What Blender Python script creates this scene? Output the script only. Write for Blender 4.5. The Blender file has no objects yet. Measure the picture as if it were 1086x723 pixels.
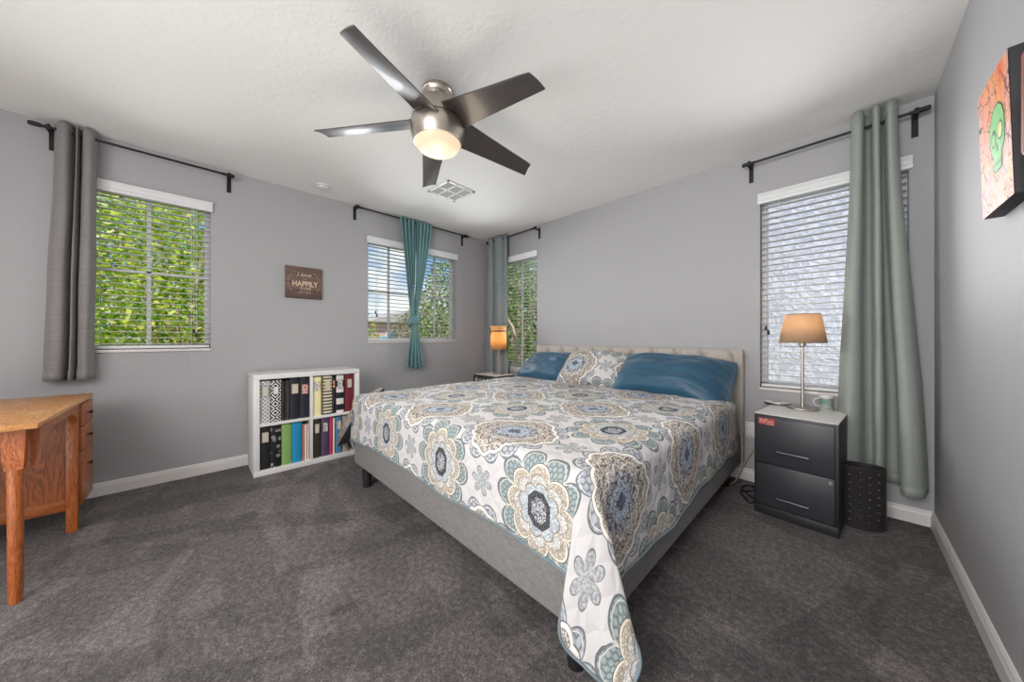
import bpy, bmesh, math, random
from mathutils import Vector, Matrix, noise as mnoise
SC = bpy.context.scene
COL = SC.collection
PI = math.pi
random.seed(7)
R = math.radians

# ------------------------------------------------------------------ camera
cam = bpy.data.objects.new('camera', bpy.data.cameras.new('camera'))
COL.objects.link(cam)
cam.data.sensor_fit = 'HORIZONTAL'
cam.data.sensor_width = 36.0
cam.data.lens = 344.77 / 1086 * 36
cam.data.shift_y = -2.57 / 1086
cam.data.clip_start = 0.02
cam.location = (0, 0, 1.0656)
cam.rotation_euler = (R(90), 0, R(45.627))
SC.camera = cam

# room: back wall y=YB, left wall x=XL, right wall x=XR, front wall y=YF
XL, XR, YB, YF, H = -3.534, 0.355, 2.985, -2.7, 2.44

# ------------------------------------------------------------------ light and exposure
SC.view_settings.view_transform = 'Standard'
SC.view_settings.look = 'None'
SC.view_settings.gamma = 1
SC.view_settings.use_curve_mapping = False
SC.view_settings.exposure = 0.0
SC.cycles.use_denoising = True
SC.cycles.max_bounces = 8
SC.cycles.transparent_max_bounces = 16
SC.cycles.sample_clamp_indirect = 4
SC.cycles.caustics_reflective = False
SC.cycles.caustics_refractive = False

def lin(c):
    return tuple(((v / 255 + 0.055) / 1.055) ** 2.4 if v / 255 > 0.04045 else v / 255 / 12.92 for v in c) + (1,)

def area(name, loc, target, sx, sy, power, col=(1, 1, 1), spread=180):
    l = bpy.data.lights.new(name, 'AREA')
    l.shape = 'RECTANGLE'; l.size = sx; l.size_y = sy; l.energy = power; l.color = col; l.spread = math.radians(spread)
    o = bpy.data.objects.new(name, l); COL.objects.link(o)
    o.location = loc
    o.rotation_euler = (Vector(target) - Vector(loc)).to_track_quat('-Z', 'Y').to_euler()
    return o
# unseen fill lights added to brighten the room, then daylight entering at each window
area('fill_behind', (-0.45, -2.45, 1.6), (-0.3, 1.6, 0.9), 1.5, 1.4, 44, (1.0, 0.98, 0.96))  # soft fill added behind the camera, where the room is closed
area('fill_right_floor', (-0.25, -1.5, 2.0), (0.10, 1.4, 0.2), 1.0, 0.8, 48, (1.0, 0.98, 0.96))  # added fill for the right floor and wall; no doorway here
area('fill_left_side', (XL + 0.1, -1.75, 1.0), (0.35, 0.8, 0.6), 1.3, 1.2, 14, (0.98, 0.99, 1.0), 110)  # added fill aimed at the right wall; no window on this stretch
area('ceiling_fill', (-0.9, -1.3, 0.05), (-1.0, 0.2, 2.44), 2.2, 2.2, 67, (1.0, 0.985, 0.96))  # upward fill added near the floor to brighten the ceiling
area('daylight_window_1', (XL + 0.03, -0.15, 1.55), (0, -0.15, 1.55), 0.36, 1.05, 4.5, (0.97, 1.0, 0.95), 115)
area('daylight_window_2_left', (XL + 0.03, 1.47, 1.58), (0, 1.47, 1.58), 0.26, 1.0, 6, (0.95, 0.98, 1.0), 115)
area('daylight_window_2_right', (XL + 0.03, 2.27, 1.58), (0, 2.27, 1.58), 0.28, 1.0, 6, (0.95, 0.98, 1.0), 115)
area('daylight_window_3', (-2.77, YB - 0.03, 1.55), (-2.77, 0, 1.55), 0.28, 1.0, 5.5, (0.97, 1.0, 0.97), 115)
area('daylight_window_4', (-0.26, YB - 0.03, 1.65), (-0.26, 0, 1.65), 0.28, 0.8, 7, (0.97, 0.98, 1.0), 115)
sun = bpy.data.objects.new('sun', bpy.data.lights.new('sun', 'SUN'))
COL.objects.link(sun)
sun.data.energy = 5.0; sun.data.angle = R(1.0); sun.data.color = (1, 0.95, 0.86)
sun.rotation_euler = Vector((-0.62, 0.55, -0.85)).to_track_quat('-Z', 'Y').to_euler()

# ------------------------------------------------------------------ node helper
class S:
    def __init__(s, g, o): s.g, s.o = g, o
    def __add__(a, b): return a.g.m('ADD', a, b)
    __radd__ = __add__
    def __sub__(a, b): return a.g.m('SUBTRACT', a, b)
    def __rsub__(a, b): return a.g.m('SUBTRACT', b, a)
    def __mul__(a, b): return a.g.m('MULTIPLY', a, b)
    __rmul__ = __mul__
    def __truediv__(a, b): return a.g.m('DIVIDE', a, b)
    def __lt__(a, b): return a.g.m('LESS_THAN', a, b)
    def __gt__(a, b): return a.g.m('GREATER_THAN', a, b)
    def abs(a): return a.g.m('ABSOLUTE', a)
    def sin(a): return a.g.m('SINE', a)
    def cos(a): return a.g.m('COSINE', a)
    def fract(a): return a.g.m('FRACT', a)
    def floor(a): return a.g.m('FLOOR', a)
    def pow(a, b): return a.g.m('POWER', a, b)
    def round(a): return a.g.m('ROUND', a)
class G:
    def __init__(s, nt): s.nt = nt
    def n(s, t): return s.nt.nodes.new(t)
    def put(s, sock, v):
        if isinstance(v, S): s.nt.links.new(v.o, sock)
        elif v is not None: sock.default_value = v
    def m(s, op, a, b=None, c=None, clamp=False):
        k = s.n('ShaderNodeMath'); k.operation = op; k.use_clamp = clamp
        for i, v in enumerate((a, b, c)):
            if v is not None: s.put(k.inputs[i], v)
        return S(s, k.outputs[0])
    def co(s, kind='Object'):
        return S(s, s.n('ShaderNodeTexCoord').outputs[kind])
    def sep(s, v):
        k = s.n('ShaderNodeSeparateXYZ'); s.put(k.inputs[0], v)
        return [S(s, o) for o in k.outputs]
    def xyz(s, x, y, z=0.0):
        k = s.n('ShaderNodeCombineXYZ')
        for i, v in enumerate((x, y, z)): s.put(k.inputs[i], v)
        return S(s, k.outputs[0])
    def scale(s, v, sc):
        k = s.n('ShaderNodeVectorMath'); k.operation = 'MULTIPLY'
        s.put(k.inputs[0], v); k.inputs[1].default_value = sc
        return S(s, k.outputs[0])
    def noise(s, v, sc, det=3, rough=0.55, dist=0.0):
        k = s.n('ShaderNodeTexNoise'); s.put(k.inputs['Vector'], v)
        k.inputs['Scale'].default_value = sc; k.inputs['Detail'].default_value = det
        k.inputs['Roughness'].default_value = rough; k.inputs['Distortion'].default_value = dist
        return S(s, k.outputs['Fac'])
    def voro(s, v, sc, feat='F1', out='Distance', rnd=1.0):
        k = s.n('ShaderNodeTexVoronoi'); k.feature = feat; s.put(k.inputs['Vector'], v)
        k.inputs['Scale'].default_value = sc; k.inputs['Randomness'].default_value = rnd
        return S(s, k.outputs[out])
    def mix(s, f, a, b):
        k = s.n('ShaderNodeMix'); k.data_type = 'RGBA'
        s.put(k.inputs[0], f); s.put(k.inputs[6], a); s.put(k.inputs[7], b)
        return S(s, k.outputs[2])
    def ramp(s, f, *stops):
        k = s.n('ShaderNodeValToRGB'); s.put(k.inputs[0], f); e = k.color_ramp.elements
        while len(e) < len(stops): e.new(0.5)
        for el, (p, c) in zip(e, stops): el.position = p; el.color = c
        return S(s, k.outputs[0])
    def step(s, v, a, b):
        k = s.n('ShaderNodeMapRange'); k.clamp = True; s.put(k.inputs[0], v)
        k.inputs[1].default_value = a; k.inputs[2].default_value = b
        k.inputs[3].default_value = 0; k.inputs[4].default_value = 1
        return S(s, k.outputs[0])

def mat(name, fn=None, col=None, rough=0.6, metal=0.0, spec=None, coat=0.0, trans=0.0, emit=None, sheen=0.0, tcol=None):
    """Principled material; fn(g) returns a dict: color, rough, bump=(height, strength, distance). trans mixes in a translucent share."""
    m = bpy.data.materials.new(name); m.use_nodes = True
    nt = m.node_tree; b = nt.nodes['Principled BSDF']; g = G(nt)
    d = fn(g) if fn else {}
    c = d.get('color', lin(col) if col else None)
    g.put(b.inputs['Base Color'], c)
    g.put(b.inputs['Roughness'], d.get('rough', rough))
    b.inputs['Metallic'].default_value = metal
    if spec is not None: b.inputs['Specular IOR Level'].default_value = spec
    b.inputs['Coat Weight'].default_value = coat
    if sheen: b.inputs['Sheen Weight'].default_value = sheen
    if emit:
        b.inputs['Emission Color'].default_value = lin(emit[0]); b.inputs['Emission Strength'].default_value = emit[1]
    nrm = None
    if 'bump' in d:
        k = g.n('ShaderNodeBump'); h, st, di = d['bump']
        g.put(k.inputs['Height'], h); k.inputs['Strength'].default_value = st; k.inputs['Distance'].default_value = di
        nrm = k.outputs[0]; nt.links.new(nrm, b.inputs['Normal'])
    if trans:
        t = g.n('ShaderNodeBsdfTranslucent'); g.put(t.inputs[0], lin(tcol) if tcol else c)
        if nrm: nt.links.new(nrm, t.inputs['Normal'])
        x = g.n('ShaderNodeMixShader'); x.inputs[0].default_value = trans
        nt.links.new(b.outputs[0], x.inputs[1]); nt.links.new(t.outputs[0], x.inputs[2])
        nt.links.new(x.outputs[0], nt.nodes['Material Output'].inputs[0])
    return m

# ------------------------------------------------------------------ sky
W = bpy.data.worlds.new('sky'); SC.world = W; W.use_nodes = True
def build_sky():
    nt = W.node_tree; g = G(nt); bg = nt.nodes['Background']
    v = g.co('Generated'); x, y, z = g.sep(v)
    blue = g.ramp(z, (0.0, lin((190, 212, 232))), (0.25, lin((126, 172, 222))), (1.0, lin((80, 130, 200))))
    cl = g.noise(g.scale(v, (1, 1, 2.2)), 3.2, 6, 0.6)
    cl = g.step(cl, 0.47, 0.60)
    c = g.mix(cl, blue, lin((250, 250, 252)))
    g.put(bg.inputs[0], c); bg.inputs[1].default_value = 1.15
build_sky()

# ------------------------------------------------------------------ mesh helper
def wloc(o):
    v = Vector((0, 0, 0))
    while o: v += o.location; o = o.parent
    return v
class MB:
    def __init__(s): s.v, s.f, s.mi, s.uv = [], [], [], {}
    def add(s, vs, fs, mi=0):
        k = len(s.v); s.v += [tuple(p) for p in vs]
        for f in fs: s.f.append([i + k for i in f]); s.mi.append(mi)
        return k
    def box(s, x0, x1, y0, y1, z0, z1, mi=0):
        x0, x1 = sorted((x0, x1)); y0, y1 = sorted((y0, y1)); z0, z1 = sorted((z0, z1))
        s.add([(x0, y0, z0), (x1, y0, z0), (x1, y1, z0), (x0, y1, z0), (x0, y0, z1), (x1, y0, z1), (x1, y1, z1), (x0, y1, z1)],
              [(3, 2, 1, 0), (4, 5, 6, 7), (0, 1, 5, 4), (1, 2, 6, 5), (2, 3, 7, 6), (3, 0, 4, 7)], mi)
        return s
    def tube(s, pts, r, n=10, mi=0, cap=True, closed=False):
        P = [Vector(p) for p in pts]; rr = r if isinstance(r, (list, tuple)) else [r] * len(P)
        rings = []; N = len(P); up = None
        for i, p in enumerate(P):
            a = P[i - 1] if (i or closed) else p; b = P[(i + 1) % N] if (i < N - 1 or closed) else p
            t = (b - a).normalized()
            if up is None:
                up = Vector((0, 0, 1)) if abs(t.z) < 0.9 else Vector((1, 0, 0))
            u = (up - t * up.dot(t)).normalized(); w = t.cross(u); up = u
            rings.append([p + (u * math.cos(2 * PI * k / n) + w * math.sin(2 * PI * k / n)) * rr[i] for k in range(n)])
        fs = []
        for i in range(N if closed else N - 1):
            j = (i + 1) % N
            for k in range(n):
                l = (k + 1) % n
                fs.append((i * n + k, i * n + l, j * n + l, j * n + k))
        if cap and not closed: fs += [tuple(range(n - 1, -1, -1)), tuple((N - 1) * n + k for k in range(n))]
        s.add([p for r_ in rings for p in r_], fs, mi); return s
    def lathe(s, prof, c=(0, 0, 0), n=32, mi=0, sx=1.0, sy=1.0):
        vs, fs = [], []
        for r, z in prof:
            for k in range(n):
                a = 2 * PI * k / n; vs.append((c[0] + r * sx * math.cos(a), c[1] + r * sy * math.sin(a), c[2] + z))
        for i in range(len(prof) - 1):
            for k in range(n):
                l = (k + 1) % n; fs.append((i * n + k, i * n + l, (i + 1) * n + l, (i + 1) * n + k))
        s.add(vs, fs, mi); return s
    def prism(s, poly, fn, a, b, mi=0):
        """poly of 2D points, fn(p, q, depth) -> xyz, from depth a to b"""
        n = len(poly)
        vs = [fn(p, q, a) for p, q in poly] + [fn(p, q, b) for p, q in poly]
        fs = [tuple(range(n)), tuple(range(2 * n - 1, n - 1, -1))] + [(i, i + n, (i + 1) % n + n, (i + 1) % n) for i in range(n)]
        s.add(vs, fs, mi); return s
    def grid(s, fn, nu, nv, mi=0, uvf=None):
        k = len(s.v)
        vs = [fn(i / nu, j / nv) for j in range(nv + 1) for i in range(nu + 1)]
        fs = [(j * (nu + 1) + i, j * (nu + 1) + i + 1, (j + 1) * (nu + 1) + i + 1, (j + 1) * (nu + 1) + i) for j in range(nv) for i in range(nu)]
        s.add(vs, fs, mi)
        if uvf:
            for j in range(nv + 1):
                for i in range(nu + 1): s.uv[k + j * (nu + 1) + i] = uvf(i / nu, j / nv)
        return s
    def build(s, name, m, parent=None, smooth=False, bevel=0.0, seg=2, local=False, at=None, flip=True):
        me = bpy.data.meshes.new(name)
        org = Vector((0, 0, 0))
        if not local:
            org = wloc(parent) if parent else Vector(at or (0, 0, 0))
        me.from_pydata([tuple(Vector(p) - org) for p in s.v], [], s.f)
        ms = m if isinstance(m, (list, tuple)) else [m]
        for x in ms: me.materials.append(x)
        me.polygons.foreach_set('material_index', s.mi)
        if s.uv:
            ul = me.uv_layers.new(name='UVMap')
            for lp in me.loops: ul.data[lp.index].uv = s.uv.get(lp.vertex_index, (0, 0))
        bm = bmesh.new(); bm.from_mesh(me)
        if flip and not s.uv: bmesh.ops.recalc_face_normals(bm, faces=bm.faces)
        if bevel: bmesh.ops.bevel(bm, geom=bm.edges[:], offset=bevel, segments=seg, affect='EDGES', profile=0.5, clamp_overlap=True)
        bm.to_mesh(me); bm.free()
        if smooth or bevel: me.polygons.foreach_set('use_smooth', [True] * len(me.polygons))
        o = bpy.data.objects.new(name, me); COL.objects.link(o)
        if parent: o.parent = parent
        elif not local: o.location = org
        if bevel or smooth == 'auto':
            try: me.set_sharp_from_angle(angle=R(38))
            except Exception: pass
        return o
def box(*a): return MB().box(*a)

def thing(name, label, cat, loc=(0, 0, 0), rz=0.0, group=None):
    o = bpy.data.objects.new(name, None); COL.objects.link(o)
    o.empty_display_size = 0.1
    o.location = loc; o.rotation_euler = (0, 0, rz); o['label'] = label; o['category'] = cat
    if group: o['group'] = group
    return o
def tag(o, label, cat, group=None):
    o['label'] = label; o['category'] = cat
    if group: o['group'] = group
    return o
def struct(o):
    o['kind'] = 'structure'; return o
def catmull(pts, n=8):
    P = [Vector(p) for p in pts]; P = [P[0] * 2 - P[1]] + P + [P[-1] * 2 - P[-2]]
    out = []
    for i in range(1, len(P) - 2):
        for k in range(n):
            t = k / n; a, b, c, d = P[i - 1:i + 3]
            out.append(0.5 * ((2 * b) + (c - a) * t + (2 * a - 5 * b + 4 * c - d) * t * t + (3 * b - a - 3 * c + d) * t ** 3))
    out.append(P[-2].copy()); return out
def ease(x): x = max(0, min(1, x)); return x * x * (3 - 2 * x)

# ------------------------------------------------------------------ materials
def m_wall(g):
    v = g.co(); n1 = g.noise(v, 60, 4, 0.6); n2 = g.noise(v, 14, 2)
    return dict(color=lin((166, 165, 168)), bump=(n1 + n2 * 0.5, 0.35, 0.004))
M_wall = mat('grey_wall_paint', m_wall, rough=0.62)
def m_ceil(g):
    v = g.co(); n1 = g.step(g.noise(v, 26, 4, 0.6), 0.45, 0.7)
    return dict(color=lin((234, 233, 230)), bump=(n1, 0.2, 0.004))
M_ceil = mat('white_ceiling_texture', m_ceil, rough=0.8)
def m_carpet(g):
    v = g.co(); f = g.noise(v, 150, 4, 0.8); b = g.noise(g.scale(v, (1, 1.5, 1)), 2.0, 4, 0.6, 1.2)
    md = g.noise(v, 45, 3, 0.6)
    x, y, z = g.sep(v)
    s1 = g.noise(g.xyz(x * 0.8 + y * 2.6, y * 0.8 - x * 2.6 * 0.3, 0.0), 1.3, 2, 0.5, 0.8)
    s2 = g.noise(g.xyz(x * 3.0 - y * 1.1, x * 0.5 + y * 0.9, 4.0), 1.1, 2, 0.5, 0.6)
    off = g.step(s1, 0.50, 0.56) * 0.045 - g.step(s2, 0.53, 0.57) * 0.045 + g.step(b, 0.40, 0.62) * 0.03
    c = g.ramp(f * 0.66 + md * 0.34 + off, (0.36, lin((43, 39, 40))), (0.52, lin((95, 89, 89))), (0.68, lin((158, 149, 147))))
    return dict(color=c, bump=(f + md * 0.6, 0.9, 0.012))
M_carpet = mat('charcoal_carpet', m_carpet, rough=0.95, spec=0.1, sheen=0.15)
M_trim = mat('white_trim_paint', col=(214, 211, 209), rough=0.4)
M_white = mat('white_laminate', col=(222, 221, 219), rough=0.35)
M_vinyl = mat('white_vinyl', col=(220, 221, 222), rough=0.4)
M_slat = mat('white_blind_slat', col=(205, 206, 206), rough=0.45)
M_black = mat('black_metal', col=(30, 29, 32), rough=0.45, metal=0.3)
M_dark = mat('dark_plastic', col=(26, 25, 27), rough=0.5)
M_nickel = mat('brushed_nickel', lambda g: dict(color=lin((190, 182, 172)), rough=g.noise(g.scale(g.co(), (1, 1, 60)), 8, 2) * 0.25 + 0.2), metal=1.0)
def m_glass():
    m = bpy.data.materials.new('clear_window_glass'); m.use_nodes = True; nt = m.node_tree; nt.nodes.remove(nt.nodes['Principled BSDF'])
    g = G(nt); t = g.n('ShaderNodeBsdfTransparent'); r = g.n('ShaderNodeBsdfGlossy'); r.inputs['Roughness'].default_value = 0.02
    t.inputs[0].default_value = (0.96, 0.98, 0.97, 1)
    f = g.n('ShaderNodeFresnel'); f.inputs[0].default_value = 1.06
    x = g.n('ShaderNodeMixShader'); nt.links.new(f.outputs[0], x.inputs[0]); nt.links.new(t.outputs[0], x.inputs[1]); nt.links.new(r.outputs[0], x.inputs[2])
    nt.links.new(x.outputs[0], nt.nodes['Material Output'].inputs[0]); return m
M_glass = m_glass()
def wood(name, dark, mid, light, axis=0, sc=1.0, rough=0.35, wear=0.0):
    def f(g):
        v = g.co(); s = [14, 14, 14]; s[axis] = 1.6
        w = g.scale(v, tuple(q * sc for q in s))
        n = g.noise(w, 1.0, 5, 0.65, 1.6); fine = g.noise(w, 9.0, 3, 0.6)
        rings = ((n * 9.0).fract() - 0.5).abs() * 2.0
        c = g.ramp(rings * 0.55 + fine * 0.45, (0.2, lin(dark)), (0.5, lin(mid)), (0.85, lin(light)))
        if wear: c = g.mix(g.step(g.noise(v, 9, 5, 0.7), 0.55, 0.75) * wear, c, lin((206, 178, 138)))
        return dict(color=c, bump=(rings + fine, 0.12, 0.002))
    return mat(name, f, rough=rough)
M_oak_x = wood('stained_oak_along', (122, 62, 26), (158, 88, 42), (186, 112, 58), 0, 1.6)
M_oak_y = wood('stained_oak_side', (116, 58, 24), (148, 80, 38), (172, 100, 52), 1, 1.6)
M_oak_z = wood('stained_oak_upright', (126, 62, 26), (162, 88, 44), (186, 112, 60), 2, 1.8)
M_oak_top = wood('worn_oak_top', (150, 92, 44), (190, 132, 76), (212, 162, 104), 0, 1.8, 0.4, 0.5)
M_oak_burl = wood('figured_oak_panel', (98, 48, 20), (136, 72, 32), (156, 90, 44), 2, 0.8)

# quilt print: two kinds of medallion on a half-drop lattice; UV is the cloth in metres
TEAL, GREYB, TAN, CREAM, INK, BLUE = (122, 138, 140), (140, 148, 158), (186, 172, 152), (214, 208, 200), (58, 58, 64), (186, 196, 210)
BG = (198, 196, 196)
def quilt_print(g, kx=0.605, ky=0.645, x0=-0.72, y0=-0.13, sc=1.0):
    x, y, _ = g.sep(g.co('UV'))
    if sc != 1.0: x, y = x * sc, y * sc
    wob = g.noise(g.xyz(x, y), 9, 2) - 0.5
    def cell(ox, oy):
        p = (((x - ox) / kx + 0.5).fract() - 0.5) * kx; q = (((y - oy) / ky + 0.5).fract() - 0.5) * ky
        r = (p * p + q * q).pow(0.5); th = g.m('ARCTAN2', q, p)
        return p, q, r + wob * 0.012, th
    fil = g.voro(g.xyz(x, y), 48, 'DISTANCE_TO_EDGE'); fil2 = g.voro(g.xyz(x, y), 95, 'DISTANCE_TO_EDGE')
    fine = g.noise(g.xyz(x, y), 120, 2)
    lace = g.step(fil, 0.05, 0.12); lace2 = g.step(fil2, 0.06, 0.16)
    col = g.mix(fine * 0.25, lin(BG), lin((196, 192, 192)))
    def edge(r, R_, w=0.0035): return (r - R_).abs() < w
    def petals(th, k, sh, r0, amp): return ((th * (k / 2.0) + sh).cos().abs()).pow(0.55) * amp + r0
    # A: teal petals, tan scallops, dark octagon heart
    p, q, r, th = cell(x0, y0)
    R1 = petals(th, 10, 0.3, 0.150, 0.058); vein = g.step(((th * 34.0).sin() * 0.5 + ((r * 260.0).sin() * 0.25)).abs(), 0.1, 0.45); c1 = g.mix(vein, lin((104, 118, 120)), lin((150, 160, 160)))
    col = g.mix(r < R1, col, c1); col = g.mix(edge(r, R1, 0.004), col, lin((104, 106, 108))); col = g.mix(edge(r, R1 - 0.012, 0.0025), col, lin((192, 192, 190)))
    spoke = ((th * 5.0 + 0.3).cos().abs() < 0.12) * (r < R1) * (r > 0.12)
    col = g.mix(spoke, col, lin(CREAM))
    R2 = petals(th, 8, 0.0, 0.108, 0.042); c2 = g.mix(lace2 * 0.75, lin((150, 140, 128)), lin((204, 196, 182)))
    col = g.mix(r < R2, col, c2); col = g.mix(edge(r, R2 + 0.004, 0.003), col, lin((96, 92, 90))); col = g.mix(edge(r, R2), col, lin((222, 212, 196)))
    R25 = petals(th, 8, 0.0, 0.082, 0.036); col = g.mix(edge(r, R25, 0.002), col, lin((120, 108, 96))); col = g.mix((r < R25) * (r > 0.07), col, g.mix(lace2, lin((160, 160, 160)), lin((212, 208, 202))))
    R3 = petals(th, 8, 0.8, 0.068, 0.024); col = g.mix(r < R3, col, g.mix(lace2 * 0.8, lin((150, 158, 164)), lin((202, 206, 208))))
    col = g.mix(edge(r, R3, 0.0025), col, lin((140, 120, 96)))
    oc = g.m('MAXIMUM', g.m('MAXIMUM', p.abs() * 1.25, q.abs()), (p.abs() + q.abs()) * 0.76)
    col = g.mix(oc < 0.062, col, g.mix(lace2 * 0.35, lin(INK), lin((120, 122, 128))))
    col = g.mix(oc < 0.041, col, g.mix(lace2, lin((84, 84, 90)), lin((186, 188, 190))))
    # B: grey-blue outer leaves, filigree body with an ogee outline, pale blue heart
    p, q, r, th = cell(x0 + kx / 2, y0 + ky / 2)
    R1 = petals(th, 14, 0.0, 0.192, 0.050); col = g.mix(r < R1, col, g.mix(vein, lin((118, 122, 130)), lin((170, 174, 180))))
    col = g.mix(edge(r, R1, 0.003), col, lin((112, 112, 116))); col = g.mix(edge(r, R1 - 0.010, 0.002), col, lin((200, 200, 200)))
    R2 = ((th * 4.0).cos() * 0.016 + 0.186) + ((th * 8.0).cos().abs()) * 0.012
    bod = g.mix(lace2, lin((112, 110, 112)), lin((204, 196, 184)))
    bod = g.mix(g.step(r, 0.085, 0.12), g.mix(lace, lin((96, 98, 106)), lin((182, 184, 190))), bod)
    bod = g.mix(((th * 16.0).sin() * 0.012 + 0.150 - r).abs() < 0.0035, bod, lin((92, 88, 88))); bod = g.mix(((th * 12.0).cos() * 0.010 + 0.118 - r).abs() < 0.003, bod, lin((214, 208, 198))); bod = g.mix(((th * 12.0).sin() * 0.012 + 0.088 - r).abs() < 0.003, bod, lin((70, 72, 80)))
    col = g.mix(r < R2, col, bod); col = g.mix(edge(r, R2 + 0.006, 0.003), col, lin((104, 100, 100))); col = g.mix(edge(r, R2, 0.006), col, lin((228, 222, 214)))
    col = g.mix(edge(r, R2 - 0.035, 0.003), col, lin((206, 190, 168)))
    R3 = petals(th, 8, 0.4, 0.05, 0.022); col = g.mix(r < R3, col, g.mix(lace2, lin((112, 124, 142)), lin((196, 206, 218))))
    R4 = petals(th, 4, 0.0, 0.016, 0.016); col = g.mix(r < R4, col, lin((92, 98, 112)))
    # small leaf sprays between the medallions
    for ox, oy in ((x0 + kx / 2, y0), (x0, y0 + ky / 2)):
        p, q, r, th = cell(ox, oy)
        R1 = petals(th, 6, 0.5, 0.010, 0.050); col = g.mix(r < R1, col, g.mix(g.step(fine, 0.4, 0.6), lin((140, 142, 146)), lin((182, 184, 186)))); col = g.mix(edge(r, R1, 0.0025), col, lin((120, 120, 124)))
    d1 = ((x + y) * 11.0).fract(); d2 = ((x - y) * 11.0).fract()
    st = g.m('MINIMUM', g.step((d1 - 0.5).abs(), 0.0, 0.06), g.step((d2 - 0.5).abs(), 0.0, 0.06))
    puff = g.m('MINIMUM', g.step((d1 - 0.5).abs(), 0.0, 0.3), g.step((d2 - 0.5).abs(), 0.0, 0.3))
    return dict(color=col, bump=(puff + g.noise(g.xyz(x, y), 30, 3) * 0.4, 0.45, 0.006))
def brown_print(g):
    d = quilt_print(g, x0=-0.5025, y0=-0.4225); d['color'] = g.mix(0.42, d['color'], lin((112, 84, 60))); return d
M_quilt = mat('medallion_quilt_print', quilt_print, rough=0.85, spec=0.2)
M_sham = mat('medallion_sham_print', lambda g: quilt_print(g, x0=-0.4325, y0=-0.3625), rough=0.85, spec=0.2)
M_sham2 = mat('brown_medallion_sham_print', lambda g: brown_print(g), rough=0.85, spec=0.2)
M_teal_bind = mat('teal_quilt_binding', col=(110, 124, 130), rough=0.8)
def m_linen(g):
    x, y, z = g.sep(g.co())
    w = ((x + y) * 900.0).sin() * 0.5 + ((z + x * 0.4) * 900.0).sin() * 0.5
    n = g.noise(g.scale(g.co(), (30, 30, 220)), 1, 3) + g.noise(g.scale(g.co(), (220, 220, 30)), 1, 3)
    return dict(color=g.ramp(n * 0.5, (0.3, lin((100, 99, 99))), (0.7, lin((136, 134, 132)))), bump=(n, 0.3, 0.002))
M_linen = mat('grey_linen_upholstery', m_linen, rough=0.9, spec=0.2, sheen=0.1)
def m_linen2(g):
    n = g.noise(g.scale(g.co(), (40, 40, 200)), 1, 3)
    return dict(color=g.ramp(n, (0.3, lin((166, 160, 152))), (0.7, lin((186, 180, 172)))), bump=(n, 0.2, 0.002))
M_head = mat('beige_linen_headboard', m_linen2, rough=0.9, spec=0.2)
M_sheet = mat('navy_fitted_sheet', col=(42, 56, 76), rough=0.8)
def m_blue(g):
    v = g.co('UV'); n = g.noise(g.scale(v, (3, 16, 1)), 1.0, 4, 0.6, 0.5)
    return dict(color=g.ramp(n, (0.3, lin((20, 66, 92))), (0.55, lin((28, 78, 104))), (0.8, lin((40, 92, 118)))), bump=(n, 0.5, 0.02))
M_blue = mat('teal_blue_sateen', m_blue, rough=0.42, spec=0.5, sheen=0.2)

# ------------------------------------------------------------------ room shell
T = 0.14
def wall_with_openings(name, axis, c, a0, a1, holes, out):
    """axis 'x': wall in the plane x=c running along y; out = +1/-1 side of its thickness"""
    m = MB(); c2 = c + out * T
    def bx(p0, p1, z0, z1):
        if p1 - p0 < 1e-4 or z1 - z0 < 1e-4: return
        if axis == 'x': m.box(c, c2, p0, p1, z0, z1)
        else: m.box(p0, p1, c, c2, z0, z1)
    p = a0
    for (h0, h1, z0, z1) in sorted(holes):
        bx(p, h0, 0, H); bx(h0, h1, 0, z0); bx(h0, h1, z1, H); p = h1
    bx(p, a1, 0, H)
    return struct(m.build(name, M_wall))
W1 = (-0.57, 0.095, 0.985, 2.125); W2 = (1.315, 2.445, 1.035, 2.135)
W3 = (-3.295, -2.615, 0.66, 2.12); W4 = (-0.435, 0.265, 0.705, 2.105)
wall_with_openings('wall_left', 'x', XL, YF - T, YB + T, [W1, W2], -1)
wall_with_openings('wall_back', 'y', YB, XL, XR, [W3, W4], 1)
struct(box(XR, XR + T, YF - T, YB + T, 0, H).build('wall_right', M_wall))
struct(box(XL, XR, YF - T, YF, 0, H).build('wall_front', M_wall))
struct(box(XL - T, XR + T, YF - T, YB + T, -0.1, 0).build('floor', M_carpet))
struct(box(XL - T, XR + T, YF - T, YB + T, H, H + 0.12).build('ceiling', M_ceil))
BP = [(0, 0), (0.014, 0), (0.014, 0.06), (0.010, 0.072), (0.010, 0.078), (0.004, 0.088), (0, 0.088)]
struct(MB().prism(BP, lambda p, q, d: (XL + p, d, q), YF, YB).build('baseboard_left', M_trim))
struct(MB().prism(BP, lambda p, q, d: (d, YB - p, q), XL, XR).build('baseboard_back', M_trim))
struct(MB().prism(BP, lambda p, q, d: (XR - p, d, q), YF, YB).build('baseboard_right', M_trim))

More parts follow.
